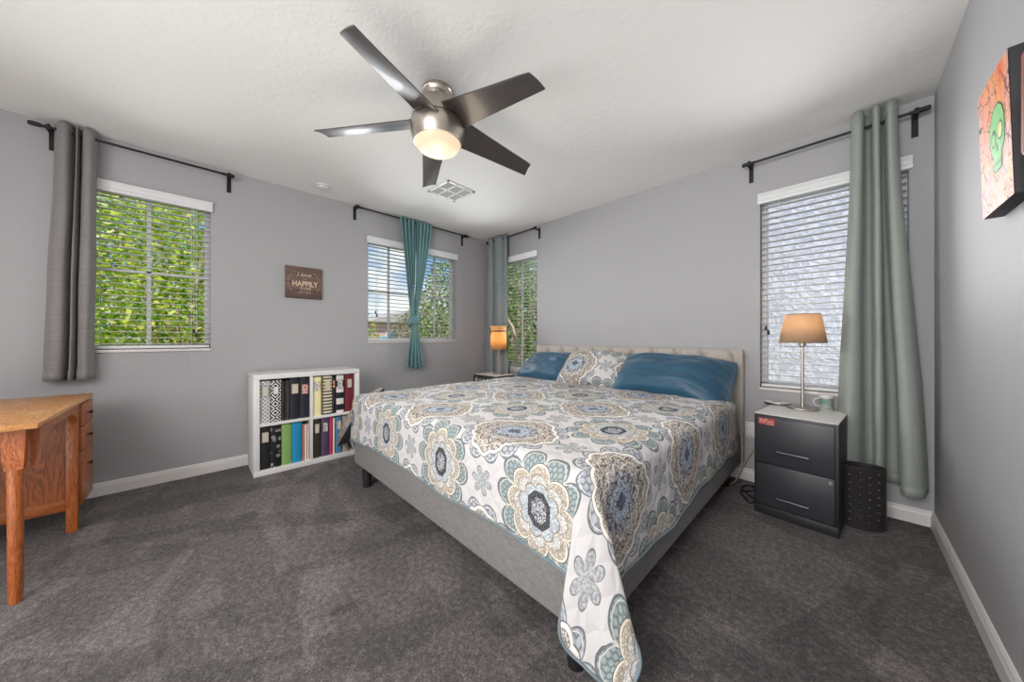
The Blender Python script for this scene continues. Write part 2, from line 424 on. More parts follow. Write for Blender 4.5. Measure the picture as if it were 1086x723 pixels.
def window(idx, axis, c, o, hole, bars, out):
    """vinyl frame, glass and grid bars at the outer side of the opening"""
    a0, a1, z0, z1 = hole; d0, d1 = c + out * 0.075, c + out * 0.125
    f = MB(); fw = 0.035
    def bx(m, p0, p1, q0, q1, e0=d0, e1=d1):
        if axis == 'x': m.box(e0, e1, p0, p1, q0, q1)
        else: m.box(p0, p1, e0, e1, q0, q1)
    bx(f, a0, a0 + fw, z0, z1); bx(f, a1 - fw, a1, z0, z1); bx(f, a0, a1, z0, z0 + fw); bx(f, a0, a1, z1 - fw, z1)
    root = struct(f.build('window_%d' % idx, M_vinyl, bevel=0.003))
    mu = MB(); dm = (d0 + d1) / 2
    for b in bars[0]: bx(mu, b - 0.011, b + 0.011, z0 + fw, z1 - fw, dm - 0.008, dm + 0.008)
    for b in bars[1]: bx(mu, a0 + fw, a1 - fw, b - 0.009, b + 0.009, dm - 0.008, dm + 0.008)
    mu.build('muntin', M_vinyl, root)
    p = MB(); bx(p, a0 + fw, a1 - fw, z0 + fw, z1 - fw, dm - 0.003, dm + 0.003); p.build('pane', M_glass, root)
    s = MB(); bx(s, a0 - 0.002, a1 + 0.002, z0 - 0.016, z0 + 0.004, c - out * 0.012, d0); s.build('window_sill', M_trim, root, bevel=0.003)
    return root
window(1, 'x', XL, 0, W1, ([-0.24], [1.555]), -1)
window(2, 'x', XL, 0, W2, ([1.585, 1.88, 2.175], [1.585]), -1)
window(3, 'y', YB, 0, W3, ([-2.955], []), 1)
window(4, 'y', YB, 0, W4, ([], []), 1)

# ------------------------------------------------------------------ blinds
def blind(axis, c, hole, out, label, cord_at, cord_z, tilt=0.0):
    a0, a1, z0, z1 = hole; g = 0.006
    mid = c + out * 0.036
    def P(p, d, z): return (d, p, z) if axis == 'x' else (p, d, z)
    t = thing('window_blind', label, 'blind', P((a0 + a1) / 2, c, z0), 0, 'white slatted window blinds')
    def bx(m, p0, p1, e0, e1, q0, q1):
        if axis == 'x': m.box(e0, e1, p0, p1, q0, q1)
        else: m.box(p0, p1, e0, e1, q0, q1)
    v = MB()
    prof = [(0, 0), (0.016, 0.004), (0.018, 0.02), (0.012, 0.03), (0.012, 0.052), (0.022, 0.066), (0.022, 0.075), (0, 0.075)]
    v.prism(prof, lambda p, q, d: P(d, c - out * (0.004 + p), z1 - 0.055 + q), a0 - 0.012, a1 + 0.012)
    v.build('valance', M_vinyl, t)
    s = MB(); z = z1 - 0.075; zz = []
    while z > z0 + 0.045: zz.append(z); z -= 0.0425
    for z in zz:
        w = 0.024
        for k in range(4):     # gently crowned slat in four strips
            u0, u1 = -1 + k / 2, -1 + (k + 1) / 2
            h0, h1 = 0.0025 * (1 - u0 * u0) + tilt * u0, 0.0025 * (1 - u1 * u1) + tilt * u1
            A = [P(a0 + g, mid + out * u0 * w, z + h0), P(a1 - g, mid + out * u0 * w, z + h0), P(a1 - g, mid + out * u1 * w, z + h1), P(a0 + g, mid + out * u1 * w, z + h1)]
            B = [(p[0], p[1], p[2] - 0.0026) for p in A]
            s.add(A + B, [(0, 1, 2, 3), (7, 6, 5, 4), (0, 4, 5, 1), (1, 5, 6, 2), (2, 6, 7, 3), (3, 7, 4, 0)])
    s.build('slats', M_slat, t)
    b = MB(); bx(b, a0 + g, a1 - g, mid - 0.026, mid + 0.026, z0 + 0.010, z0 + 0.030); b.build('bottom_rail', M_vinyl, t, bevel=0.004)
    n = 2 if a1 - a0 < 0.9 else 3
    for k in range(n):
        q = a0 + 0.11 + (a1 - a0 - 0.22) * k / (n - 1)
        l = MB(); bx(l, q - 0.0012, q + 0.0012, mid - out * 0.0262, mid - out * 0.0252, z0 + 0.02, z1 - 0.05)
        bx(l, q - 0.0012, q + 0.0012, mid + out * 0.0252, mid + out * 0.0262, z0 + 0.02, z1 - 0.05)
        l.build('ladder_cord', M_slat, t)
    f = c - out * 0.002
    cd = MB(); sg = 1
    for j, dz in ((0, 0), (1, -0.032)):
        q = cord_at + j * 0.014
        cd.tube([P(q, f, z1 - 0.06), P(q, f, cord_z + dz + 0.03)], 0.0012, 6)
    cd.build('pull_cord', M_slat, t)
    for j, dz in ((0, 0), (1, -0.032)):
        q = cord_at + j * 0.014; x, y, _ = P(q, f, 0)
        MB().lathe([(0.001, 0.032), (0.006, 0.028), (0.009, 0.0), (0.008, -0.003), (0.001, -0.003)], (x, y, cord_z + dz), 12).build('cord_tassel', M_dark, t, smooth=True)
    return t
blind('x', XL, W1, -1, 'white slatted blind in the window above the wooden desk, bright leaves behind', -0.0, 1.11)
blind('x', XL, W2, -1, 'white slatted blind in the wide window behind the knotted teal curtain', 1.40, 1.335)
blind('y', YB, W3, 1, 'white slatted blind in the narrow corner window beside the glowing orange lamp', -2.66, 1.22)
blind('y', YB, W4, 1, 'white slatted blind in front of pale stucco wall, behind the tan lamp', -0.40, 1.13)
# loose cord of the first blind hanging below its sill
lc = MB(); lc.tube(catmull([(XL + 0.006, -0.035, 0.985), (XL + 0.006, -0.04, 0.92), (XL + 0.006, -0.046, 0.875)], 4), 0.0013, 6)
lc.lathe([(0.001, 0.03), (0.006, 0.0), (0.001, -0.002)], (XL + 0.008, -0.046, 0.85), 10)
lc.build('lift_cord', M_slat, bpy.data.objects['window_blind'])

# ------------------------------------------------------------------ curtain rods
def rod(axis, c, out, a0, a1, brackets, z, label, off=0.075, rad=0.008):
    def P(p, d, zz): return (d, p, zz) if axis == 'x' else (p, d, zz)
    d = c - out * off
    t = thing('curtain_rod', label, 'curtain rod', P((a0 + a1) / 2, c, z - 0.13), 0, 'black curtain rods under the ceiling')
    MB().tube([P(a0 + 0.03, d, z), P(a1 - 0.03, d, z)], rad, 12).build('rod', M_black, t, smooth='auto')
    for q, s_ in ((a0, 1), (a1, -1)):
        MB().tube([P(q, d, z), P(q + s_ * 0.004, d, z), P(q + s_ * 0.004, d, z), P(q + s_ * 0.045, d, z), P(q + s_ * 0.047, d, z), P(q + s_ * 0.075, d, z)],
                  [0.010, 0.0135, 0.0135, 0.0135, 0.010, 0.010], 14).build('finial', M_black, t, smooth='auto')
    for q in brackets:
        b = MB()
        def bx(p0, p1, e0, e1, q0, q1):
            if axis == 'x': b.box(e0, e1, p0, p1, q0, q1)
            else: b.box(p0, p1, e0, e1, q0, q1)
        bx(q - 0.013, q + 0.013, c, c - out * 0.006, z - 0.115, z + 0.02)
        bx(q - 0.009, q + 0.009, c - out * 0.006, d, z - 0.016, z - 0.008)
        bx(q - 0.010, q + 0.010, d - 0.012, d + 0.012, z - 0.016, z - 0.006)
        bx(q - 0.010, q + 0.010, d - 0.013, d - 0.009, z - 0.014, z + 0.014); bx(q - 0.010, q + 0.010, d + 0.009, d + 0.013, z - 0.014, z + 0.014)
        b.tube([P(q, d, z + 0.010), P(q, d, z + 0.022)], 0.004, 8)
        b.build('bracket', M_black, t)
    return t
rod('x', XL, -1, -0.72, 0.235, [-0.645, 0.205], 2.378, 'black curtain rod over the window above the desk, holding the short grey curtain')
rod('x', XL, -1, 1.165, 2.585, [1.185, 2.53], 2.405, 'black curtain rod over the wide window, holding the knotted teal curtain')
rod('y', YB, 1, -3.48, -2.565, [-3.46, -2.575], 2.385, 'short black curtain rod above the corner window, holding the blue-grey curtain')
rod('y', YB, 1, -0.53, 0.335, [-0.487, 0.285], 2.345, 'black curtain rod above the pale window by the right wall, holding sage curtain')

# ------------------------------------------------------------------ curtains
def m_cloth(c1, c2, weave=700.0):
    def f(g):
        x, y, z = g.sep(g.co()); n = g.noise(g.scale(g.co(), (5, 5, 90)), 1.5, 3)
        return dict(color=g.mix(n, lin(c1), lin(c2)), bump=((z * weave).sin() * 0.3 + n, 0.25, 0.002))
    return f
M_cur_grey = mat('grey_curtain_cloth', m_cloth((122, 118, 118), (152, 148, 147)), rough=0.7, trans=0.12, sheen=0.2)
M_cur_blue = mat('blue_grey_curtain_cloth', m_cloth((126, 136, 140), (154, 163, 166)), rough=0.65, trans=0.15, sheen=0.2)
M_cur_sage = mat('sage_curtain_cloth', m_cloth((160, 168, 162), (186, 190, 182)), rough=0.55, trans=0.35, sheen=0.25, tcol=(120, 180, 178))
M_cur_teal = mat('sheer_teal_cloth', m_cloth((106, 156, 160), (156, 194, 196), 400.0), rough=0.42, trans=0.4, sheen=0.3, tcol=(110, 180, 178))
def thick(o, t=0.003):
    k = o.modifiers.new('thickness', 'SOLIDIFY'); k.thickness = t; k.offset = 0
def curtain(name, label, m, top, bot, z0, z1, group='long curtains', rodxy=None, hem=0.06):
    """top/bot: plan polylines (x, y) of the folds at the rod and at the hem"""
    T_ = catmull([(a, b, 0) for a, b in top], 8); B_ = catmull([(a, b, 0) for a, b in bot], 8)
    n = len(T_) - 1; nv = 40
    t = thing(name, label, 'curtain', (bot[len(bot) // 2][0], bot[len(bot) // 2][1], z0), 0, group)
    def pos(u, v):
        i = u * n; k = min(int(i), n - 1); f = i - k
        a = T_[k].lerp(T_[k + 1], f); b = B_[k].lerp(B_[k + 1], f)
        w = ease(v * 0.9 + 0.05); p = a.lerp(b, w)
        s = mnoise.noise(Vector((u * 5, v * 3, z0 * 7 + 1.3))) * 0.008 * min(1, v * 3)
        return (p.x + s, p.y + s, z1 + (z0 - z1) * v)
    o = MB().grid(pos, n * 2, nv).build('panel', m, t, smooth=True); thick(o)
    hm = MB().grid(lambda u, v: tuple(Vector(pos(u, 1 - hem / (z1 - z0) * (1 - v))) + Vector((0.0, -0.0025, 0))), n * 2, 2)
    o = hm.build('hem', m, t, smooth=True); thick(o, 0.004)
    return t
d = XL + 0.075
curtain('short_curtain', 'short grey curtain beside the window above the wooden desk', M_cur_grey,
        [(d - 0.03, -0.628), (d + 0.03, -0.60), (d + 0.035, -0.57), (d - 0.035, -0.545), (d + 0.035, -0.535), (d - 0.035, -0.525), (d + 0.03, -0.505), (d + 0.032, -0.475), (d - 0.03, -0.462)],
        [(d - 0.035, -0.672), (d + 0.035, -0.64), (d + 0.03, -0.60), (d - 0.045, -0.578), (d + 0.045, -0.562), (d - 0.04, -0.545), (d + 0.025, -0.53), (d + 0.04, -0.495), (d - 0.03, -0.472)],
        0.80, 2.425, 'curtains hanging in the room')
e = YB - 0.075
curtain('long_curtain', 'blue-grey curtain gathered in the room corner behind the glowing orange lamp', M_cur_blue,
        [(-3.47, e), (-3.44, e + 0.03), (-3.40, e - 0.03), (-3.35, e - 0.02), (-3.33, e + 0.035), (-3.29, e + 0.02), (-3.27, e - 0.035), (-3.18, e - 0.03), (-3.13, e + 0.03), (-3.10, e - 0.02), (-3.075, e + 0.01)],
        [(-3.48, e), (-3.45, e + 0.03), (-3.41, e - 0.03), (-3.35, e - 0.02), (-3.33, e + 0.04), (-3.28, e + 0.03), (-3.25, e - 0.035), (-3.18, e - 0.03), (-3.12, e + 0.03), (-3.08, e - 0.02), (-3.05, e + 0.01)],
        0.20, 2.425, 'curtains hanging in the room')
e = YB - 0.09
curtain('long_curtain', 'long sage curtain in front of the pale window beside the right wall', M_cur_sage,
        [(0.030, e + 0.02), (0.045, e - 0.035), (0.075, e - 0.035), (0.088, e + 0.048), (0.112, e + 0.048), (0.122, e - 0.04), (0.142, e - 0.04), (0.150, e + 0.045), (0.163, e + 0.045), (0.175, e - 0.04), (0.205, e - 0.03), (0.215, e + 0.03)],
        [(-0.035, e + 0.02), (0.0, e - 0.085), (0.055, e - 0.065), (0.085, e + 0.035), (0.125, e + 0.035), (0.128, e - 0.085), (0.158, e - 0.075), (0.175, e + 0.04), (0.228, e + 0.035), (0.222, e - 0.14), (0.290, e - 0.13), (0.325, e + 0.02)],
        0.215, 2.43, 'curtains hanging in the room')

# teal curtain gathered and tied in a knot
def teal_curtain():
    t = thing('knotted_curtain', 'sheer teal curtain tied in a knot in front of the wide window', 'curtain', (XL + 0.08, 1.8, 0.73), 0, 'curtains hanging in the room')
    x0 = XL + 0.075
    def strand(y0, y1, folds, zt, ph, side):
        ym = (y0 + y1) / 2; w0 = (y1 - y0) / 2
        def pos(u, v):
            z = zt + (1.335 - zt) * v; k = ease(v)
            w = w0 * (1 - 0.82 * v ** 0.85); c = ym + (1.795 + side * 0.018 - ym) * v ** 1.25
            a = (u * 2 - 1); amp = 0.030 * (1 - 0.45 * k)
            fold = math.sin(u * folds * 2 * PI + ph + 0.5 * math.sin(v * 3)) * amp
            return (x0 + fold + 0.012 * k + 0.02 * k * (1 - a * a), c + a * w + 0.006 * math.sin(u * folds * 4 * PI + v * 4), z)
        return MB().grid(pos, folds * 22, 44)
    for a in ((1.632, 1.835, 4, 2.425, 0.3, -1), (1.835, 2.03, 4, 2.425, 1.2, 1)):
        thick(strand(*a).build('gathered_panel', M_cur_teal, t, smooth=True), 0.002)
    kn = MB()
    def knot(u, v):
        th = u * 2 * PI; ph = (v - 0.5) * PI
        r = 1 + 0.13 * math.sin(5 * th + 4 * ph) + 0.08 * math.sin(9 * th - 5 * ph)
        return (x0 + 0.02 + 0.045 * r * math.cos(ph) * math.cos(th), 1.80 + 0.062 * r * math.cos(ph) * math.sin(th), 1.275 + 0.07 * math.sin(ph) * (1 + 0.1 * math.cos(th)))
    kn.grid(knot, 40, 20)
    for k in range(5):
        tt = k / 4 - 0.5
        kn.tube([(x0 + 0.02 + 0.050 * math.cos(q), 1.80 + 0.068 * math.sin(q), 1.275 + tt * 0.06 + 0.035 * math.sin(q + 0.6)) for q in [2 * PI * i / 28 for i in range(28)]], 0.011, 8, closed=True)
    kn.tube(catmull([(x0 + 0.04, 1.765, 1.27), (x0 + 0.05, 1.735, 1.255), (x0 + 0.045, 1.722, 1.232)], 4), [0.02] * 8 + [0.006], 8)
    kn.build('knot', M_cur_teal, t, smooth=True)
    def tail(u, v):
        z = 1.23 + (0.735 - 1.23) * v + 0.012 * math.sin(u * 9)
        w = 0.038 + 0.07 * ease(v); a = u * 2 - 1
        return (x0 + 0.02 + math.sin(u * 5 * 2 * PI + 0.6 * math.sin(v * 4)) * (0.014 + 0.018 * v) + 0.02 * (1 - a * a), 1.803 + a * w + 0.005 * v + 0.005 * math.sin(u * 28 + v * 3), z)
    thick(MB().grid(tail, 84, 24).build('tail', M_cur_teal, t, smooth=True), 0.002)
    for k in range(7): MB().tube([(x0 + 0.013 * math.cos(q), 1.65 + k * 0.061, 2.408 + 0.017 * math.sin(q)) for q in [2 * PI * i / 14 for i in range(14)]], 0.004, 6, closed=True).build('tab_loop', M_cur_teal, t, smooth=True)
teal_curtain()

# ------------------------------------------------------------------ bed
BX0, BX1, BY0, BY1 = -2.565, -0.535, 0.855, 2.90
BTOP = 0.648
bed = thing('bed', 'king bed with grey upholstered frame and channel-tufted beige headboard', 'bed', ((BX0 + BX1) / 2, 1.9, 0))
MB().box(BX0, BX1, BY0, BY0 + 0.05, 0.14, 0.36).build('foot_rail', M_linen, bed, bevel=0.018, seg=4)
for x in (BX0, BX1 - 0.05): MB().box(x, x + 0.05, BY0 + 0.05, BY1, 0.14, 0.36).build('side_rail', M_linen, bed, bevel=0.015, seg=3)
for x in (-2.41, -0.615):
    for y in (0.895, 2.75): MB().lathe([(0.001, 0), (0.028, 0), (0.034, 0.145), (0.001, 0.145)], (x, y, 0), 20).build('leg', M_dark, bed, smooth='auto')
for y in (1.5, 2.1): MB().lathe([(0.001, 0), (0.02, 0), (0.024, 0.2), (0.001, 0.2)], (-0.70, y, 0), 16).build('leg', M_dark, bed, smooth='auto')
MB().box(BX0 + 0.05, BX1 - 0.05, BY0 + 0.05, BY1, 0.20, 0.34).build('platform', M_dark, bed)
MB().box(BX0 + 0.035, BX1 - 0.035, BY0 + 0.03, BY1 - 0.05, 0.34, 0.63).build('mattress', M_sheet, bed, bevel=0.05, seg=4)
MB().box(BX0 - 0.01, BX1 + 0.01, 2.915, 2.962, 0.10, 0.985).build('headboard', M_head, bed, bevel=0.02, seg=4)
n = 10; hx0, hx1 = BX0 + 0.012, BX1 - 0.045; st = (hx1 - hx0) / n
for k in range(n):
    a = hx0 + k * st; cx = a + st / 2
    def chan(u, v, cx=cx):
        pu, pv = u * 2 - 1, v * 2 - 1
        bx_ = (max(0, 1 - abs(pu) ** 3)) ** 0.5; bz = (max(0, 1 - abs(pv) ** 14)) ** 0.5
        top = 0.984 - 0.055 * max(0, abs(pu) - 0.55) ** 2 / 0.2
        return (cx + pu * (st / 2 - 0.0015), 2.918 - 0.055 * bx_ * bz, 0.40 + (top - 0.40) * v)
    MB().grid(chan, 14, 26).build('tufted_channel', M_head, bed, smooth=True)

# quilt: one cloth, flat on the mattress and hanging past its edges
QX0, QX1, QY0 = BX0 - 0.018, BX1 + 0.016, BY0 - 0.022
RQ = 0.065
def quilt():
    ix0, ix1, iy0 = QX0 + RQ, QX1 - RQ, QY0 + RQ
    arc = RQ * PI / 2
    YH = 2.66
    def prof(d):   # (outwards, down) for a cloth length d past the inner edge
        if d < arc: a = d / RQ; return RQ * math.sin(a), RQ * (1 - math.cos(a))
        return RQ + 0.03 * ((d - arc) / 0.35) ** 1.0 * 0.35, RQ + (d - arc)
    oL, oF = 0.36, 0.348
    def oR(y): return 0.375 + 0.05 * ease((2.2 - y) / 1.4)
    NX, NY = 150, 132
    aL, bF = oL + 0.0, oF
    def cl(u, v):
        b = iy0 - bF + (YH - iy0 + bF) * v
        r = oR(max(b, iy0)); a = ix0 - aL + (ix1 - ix0 + aL + r) * u
        return a, b
    def pos(u, v):
        a, b = cl(u, v)
        oa = (ix0 - a) if a < ix0 else max(0.0, a - ix1); sx = -1 if a < ix0 else 1
        ob = max(0.0, iy0 - b)
        bx_ = min(max(a, ix0), ix1); by_ = max(b, iy0)
        z = BTOP + 0.006 * mnoise.noise(Vector((a * 5, b * 5, 0.4))) + 0.005 * mnoise.noise(Vector((a * 14, b * 14, 2.4)))
        z += 0.012 * math.exp(-((a + 1.55) / 0.9) ** 2)
        if oa == 0 and ob == 0: return (a, b, z)
        d = math.hypot(oa, ob); ph = math.atan2(ob, oa)
        lim = 0.545
        if oa > 0 and ob > 0 and d > lim * 0.82:      # rounded corner of the cloth
            d = lim * 0.82 + (lim * 0.18) * (1 - math.exp(-(d - lim * 0.82) / (lim * 0.18)))
        out, down = prof(d)
        hang = max(0.0, down - RQ)
        if oa > 0 and ob > 0:
            out += (0.09 if sx > 0 else 0.0) * math.sin(2 * ph) * (hang / 0.5)
            if sx > 0:        # the loose corner is folded back across the foot of the bed
                pn = ph / (PI / 2); B = ease(pn / 0.72) if pn < 0.72 else ease((1 - pn) / 0.28)
                k = min(1.3, hang / 0.33) ** 0.8
                Cc = ease(pn / 0.32) if pn < 0.32 else ease((1 - pn) / 0.68)
                lat = (-0.085 * B + 0.10 * Cc) * k; fwd = (0.045 * B - 0.05 * Cc) * k; down += (0.13 * B - 0.02 * Cc) * min(1, hang / 0.3)
            else: down = min(down, 0.40)
        if sx < 0 and oa > 0: out = min(out, RQ + 0.012)
        s = b if oa > ob else a
        if not (oa > 0 and ob > 0): lat = fwd = 0.0
        if sx < 0: lat = fwd = 0.0
        out += hang * (0.035 * math.sin(s * 9.5 + 0.7) * 0.6 + 0.03 * math.sin(s * 23) * 0.3)
        dz = 0.010 * math.sin(s * 6.3 + 1.0) * hang / 0.3
        return (bx_ + sx * out * math.cos(ph) + lat, by_ - out * math.sin(ph) - fwd, z - down + dz)
    def uvf(u, v):
        a, b = cl(u, v)
        return (a, b - (iy0 - arc + 0.0 + RQ * 0.4))
    t = thing('quilt', 'patterned quilt with grey and tan medallions spread over the bed', 'quilt', ((QX0 + QX1) / 2, 1.8, BTOP))
    q = MB().grid(pos, NX, NY, 0, uvf).build('quilt_cloth', M_quilt, t, smooth=True)
    k = q.modifiers.new('thickness', 'SOLIDIFY'); k.thickness = 0.010; k.offset = -1 if True else 1
    hem = [pos(0, v / 100) for v in range(100, -1, -1)] + [pos(u / 140, 0) for u in range(1, 141)] + [pos(1, v / 100) for v in range(1, 101)]
    MB().tube(hem, 0.0048, 8).build('binding', M_teal_bind, t, smooth=True)
quilt()

def pillow(name, label, m, c, w, h, th, lean, yaw=0.0, roll=0.0, seed=0, sag=0.0, group='pillows along the headboard', uvo=(0, 0), wr=0.012, m2=None):
    """lean: angle of the pillow's face from lying flat; pillow width along x, height up the slope"""
    Mx = Matrix.Translation(Vector(c)) @ Matrix.Rotation(yaw, 4, 'Z') @ Matrix.Rotation(roll, 4, 'Y') @ Matrix.Rotation(lean, 4, 'X')
    def shp(sgn):
        def f(u, v):
            p, q = u * 2 - 1, v * 2 - 1
            fx, fy = (1 - abs(p) ** 2.6), (1 - abs(q) ** 2.6)
            tk = th / 2 * (max(1 - abs(p) ** 3.4, 0) ** 0.6) * (max(fy, 0) ** 0.6)
            cx = p * w / 2 * (1 - 0.07 * (1 - q * q) * abs(p) ** 3); cy = q * h / 2 * (1 - 0.09 * (1 - p * p) ** 1 * abs(q) ** 3)
            wrk = (mnoise.noise(Vector((p * 1.6 + seed, q * 4.5, seed * 2.1))) * 1.0 + mnoise.noise(Vector((p * 4 + seed, q * 9, 5 + seed))) * 0.5)
            tk2 = tk + wrk * wr * (tk / (th / 2))
            bend = -sag * (abs(p) ** 3) * (1 if p > 0 else 0.35)
            rc = 1 - 0.09 * abs(p) ** 4 * abs(q) ** 4
            v3 = Mx @ Vector((cx * rc, cy * rc, sgn * tk2)); v3.z += bend * (1 - q) / 2
            return tuple(v3)
        return f
    b = MB()
    uvf = lambda u, v: ((u - 0.5) * w + uvo[0], (v - 0.5) * h + uvo[1])
    b.grid(shp(1), 44, 30, 0, uvf); b.grid(shp(-1), 44, 30, 1 if m2 else 0, uvf)
    t = thing(name, label, 'pillow', (c[0], c[1], c[2] - h / 3), 0, group)
    b.build('pillowcase', [m, m2] if m2 else m, t, smooth=True)
    P_ = []
    f = shp(0)
    for (u0, v0, u1, v1) in ((0, 0, 1, 0), (1, 0, 1, 1), (1, 1, 0, 1), (0, 1, 0, 0)):
        P_ += [f(u0 + (u1 - u0) * k / 20, v0 + (v1 - v0) * k / 20) for k in range(20)]
    MB().tube(P_, 0.004, 6, closed=True).build('seam', m, t, smooth=True)
    return t
pillow('bed_pillow', 'teal-blue pillow at the left end of the headboard', M_blue, (-2.17, 2.68, 0.772), 0.74, 0.44, 0.21, R(35), R(-3), 0, 1.0, wr=0.02)
pillow('bed_pillow', 'patterned medallion pillow standing between the two teal-blue pillows', M_sham, (-1.62, 2.63, 0.79), 0.66, 0.45, 0.21, R(42), R(3), 0, 2.0)
pillow('bed_pillow', 'long teal-blue pillow at the right end of the headboard', M_blue, (-0.955, 2.65, 0.778), 0.88, 0.47, 0.24, R(36), R(1), R(2), 3.3, 0.15, wr=0.022)

# ------------------------------------------------------------------ cube bookcase and binders
SX0, SX1, SY0, SY1, SH = -3.515, -3.15, 0.325, 1.10, 0.785
bc = thing('bookcase', 'low white four-cube bookcase full of binders against the left wall', 'bookcase', ((SX0 + SX1) / 2, (SY0 + SY1) / 2, 0))
box(SX0, SX1, SY0, SY1, SH - 0.038, SH).build('top_panel', M_white, bc, bevel=0.002)
box(SX0, SX1, SY0, SY1, 0.0, 0.042).build('bottom_panel', M_white, bc, bevel=0.002)
for y in (SY0, SY1 - 0.038): box(SX0, SX1, y, y + 0.038, 0.042, SH - 0.038).build('side_panel', M_white, bc, bevel=0.002)
box(SX0, SX1 - 0.004, 0.703, 0.723, 0.042, SH - 0.038).build('divider', M_white, bc, bevel=0.001)
for a, b_ in ((SY0 + 0.038, 0.703), (0.723, SY1 - 0.038)): box(SX0, SX1 - 0.004, a, b_, 0.380, 0.402).build('middle_shelf', M_white, bc, bevel=0.001)
M_page = mat('paper_pages', col=(212, 204, 190), rough=0.9)
M_lab = mat('pale_label', col=(198, 192, 178), rough=0.6)
M_labf = mat('brass_label_frame', col=(140, 122, 90), rough=0.4, metal=0.6)
def flatmat(name, c): return mat(name, lambda g: dict(color=g.mix(g.noise(g.co(), 90, 3), lin(c), lin(tuple(min(255, v * 1.18 + 6) for v in c)))), rough=0.55)
def patt(name, fn, rough=0.5):
    def f(g):
        x, y, z = g.sep(g.co()); return dict(color=fn(g, y, z))
    return mat(name, f, rough=rough)
def f_lattice(g, y, z):
    a = ((y + z) * 34.0).fract(); b = ((y - z) * 34.0).fract()
    l = g.m('MINIMUM', (a - 0.5).abs(), (b - 0.5).abs()); return g.mix(l < 0.11, lin((150, 150, 152)), lin((226, 226, 226)))
def f_diam(g, y, z):
    a = (((y + 0.004) * 14.0).fract() - 0.5).abs(); b = ((z * 14.0).fract() - 0.5).abs()
    s = ((a + b) * 3.0).fract(); return g.mix(s < 0.42, lin((22, 22, 24)), lin((232, 230, 226)))
def f_floral(g, y, z):
    v = g.voro(g.xyz(y, z), 26); ring = ((v * 9.0).fract() < 0.42) * (v < 0.42); return g.mix(ring, lin((20, 20, 22)), lin((190, 188, 184)))
def f_stripe(g, y, z): return g.mix((z * 36.0).fract() < 0.42, lin((222, 210, 184)), lin((38, 36, 38)))
def f_check(g, y, z):
    a = ((z + 0.03) * 9.5).fract() < 0.5; b = (y * 1.0).abs() < 0.030
    return g.mix(a * b, lin((24, 28, 42)), lin((226, 220, 216)))
MB_L = patt('grey_lattice_paper', f_lattice); MB_D = patt('black_diamond_paper', f_diam); MB_F = patt('black_floral_paper', f_floral)
MB_S = patt('cream_stripe_paper', f_stripe); MB_C = patt('navy_block_paper', f_check)
M_fr_dark = mat('dark_label_frame', col=(90, 90, 92), rough=0.4)
M_fr_gold = mat('gold_label_frame', col=(196, 178, 96), rough=0.4)
M_pinklab = mat('pink_label', lambda g: dict(color=g.mix(g.step(g.noise(g.co(), 70, 2), 0.45, 0.55), lin((224, 196, 188)), lin((196, 90, 90)))), rough=0.6)
M_bluelab = mat('white_photo_label', lambda g: dict(color=g.mix(g.step(g.noise(g.co(), 60, 2), 0.45, 0.55), lin((224, 222, 216)), lin((140, 144, 140)))), rough=0.6)
def binder(y0, y1, z0, h, m, label, lab=None, lz=0.24, name='ring_binder', depth=0.27, frm=M_labf, xf=-3.17, lw=0.6, lh=0.075):
    w = y1 - y0; cy = (y0 + y1) / 2; y0 += 0.0012; y1 -= 0.0012
    t = thing(name, label, 'binder', (xf - depth / 2, cy, z0), 0, 'binders and albums in the white bookcase')
    c = MB(); tb = 0.003
    n = 8      # rounded spine
    poly = [(xf - depth, y0), (xf - 0.006, y0)] + [(xf - 0.006 + 0.006 * math.sin(PI * k / n), y0 + (y1 - y0) * k / n) for k in range(1, n)] + [(xf - 0.006, y1), (xf - depth, y1), (xf - depth, y1 - tb), (xf - 0.010, y1 - tb), (xf - 0.010, y0 + tb), (xf - depth, y0 + tb)]
    c.prism(poly, lambda p, q, dd: (p, q, dd), z0, z0 + h)
    c.build('cover', m, t, smooth='auto')
    box(xf - depth + 0.006, xf - 0.012, y0 + tb, y1 - tb, z0 + 0.004, z0 + h - 0.008).build('pages', M_page, t)
    if lab:
        lw_ = w * lw / 2; z = z0 + lz
        f = MB()
        for a in ((cy - lw_ - 0.003, cy + lw_ + 0.003, z - lh / 2 - 0.003, z - lh / 2), (cy - lw_ - 0.003, cy + lw_ + 0.003, z + lh / 2, z + lh / 2 + 0.003),
                  (cy - lw_ - 0.003, cy - lw_, z - lh / 2, z + lh / 2), (cy + lw_, cy + lw_ + 0.003, z - lh / 2, z + lh / 2)):
            f.box(xf - 0.002, xf + 0.0025, a[0], a[1], a[2], a[3])
        l = box(xf - 0.002, xf + 0.0012, cy - lw_, cy + lw_, z - lh / 2, z + lh / 2).build('label', lab, t)
        f.build('label_frame', frm, l)
    return t
def FM(c): return flatmat('bookcloth_%d_%d_%d' % c, c)
ZU, ZL = 0.402, 0.042
binder(0.366, 0.432, ZU, 0.330, MB_L, 'white binder with grey lattice print, left end of the upper left cube', M_lab, 0.25, frm=M_fr_dark)
binder(0.433, 0.503, ZU, 0.330, MB_D, 'black and white diamond print binder with a white label', M_white, 0.25, frm=M_fr_dark, lw=0.42, lh=0.06)
binder(0.506, 0.526, ZU, 0.318, FM((34, 32, 33)), 'thin charcoal album beside the diamond print binder', name='photo_album')
binder(0.527, 0.541, ZU, 0.316, FM((44, 42, 42)), 'thin dark album between the charcoal one and the one with a grey stripe', name='photo_album')
binder(0.542, 0.556, ZU, 0.322, FM((70, 68, 68)), 'thin album with grey spine left of the navy binder with beige label', name='photo_album')
binder(0.560, 0.632, ZU, 0.334, FM((20, 22, 34)), 'dark navy binder with a beige framed label in the upper left cube', M_lab, 0.25)
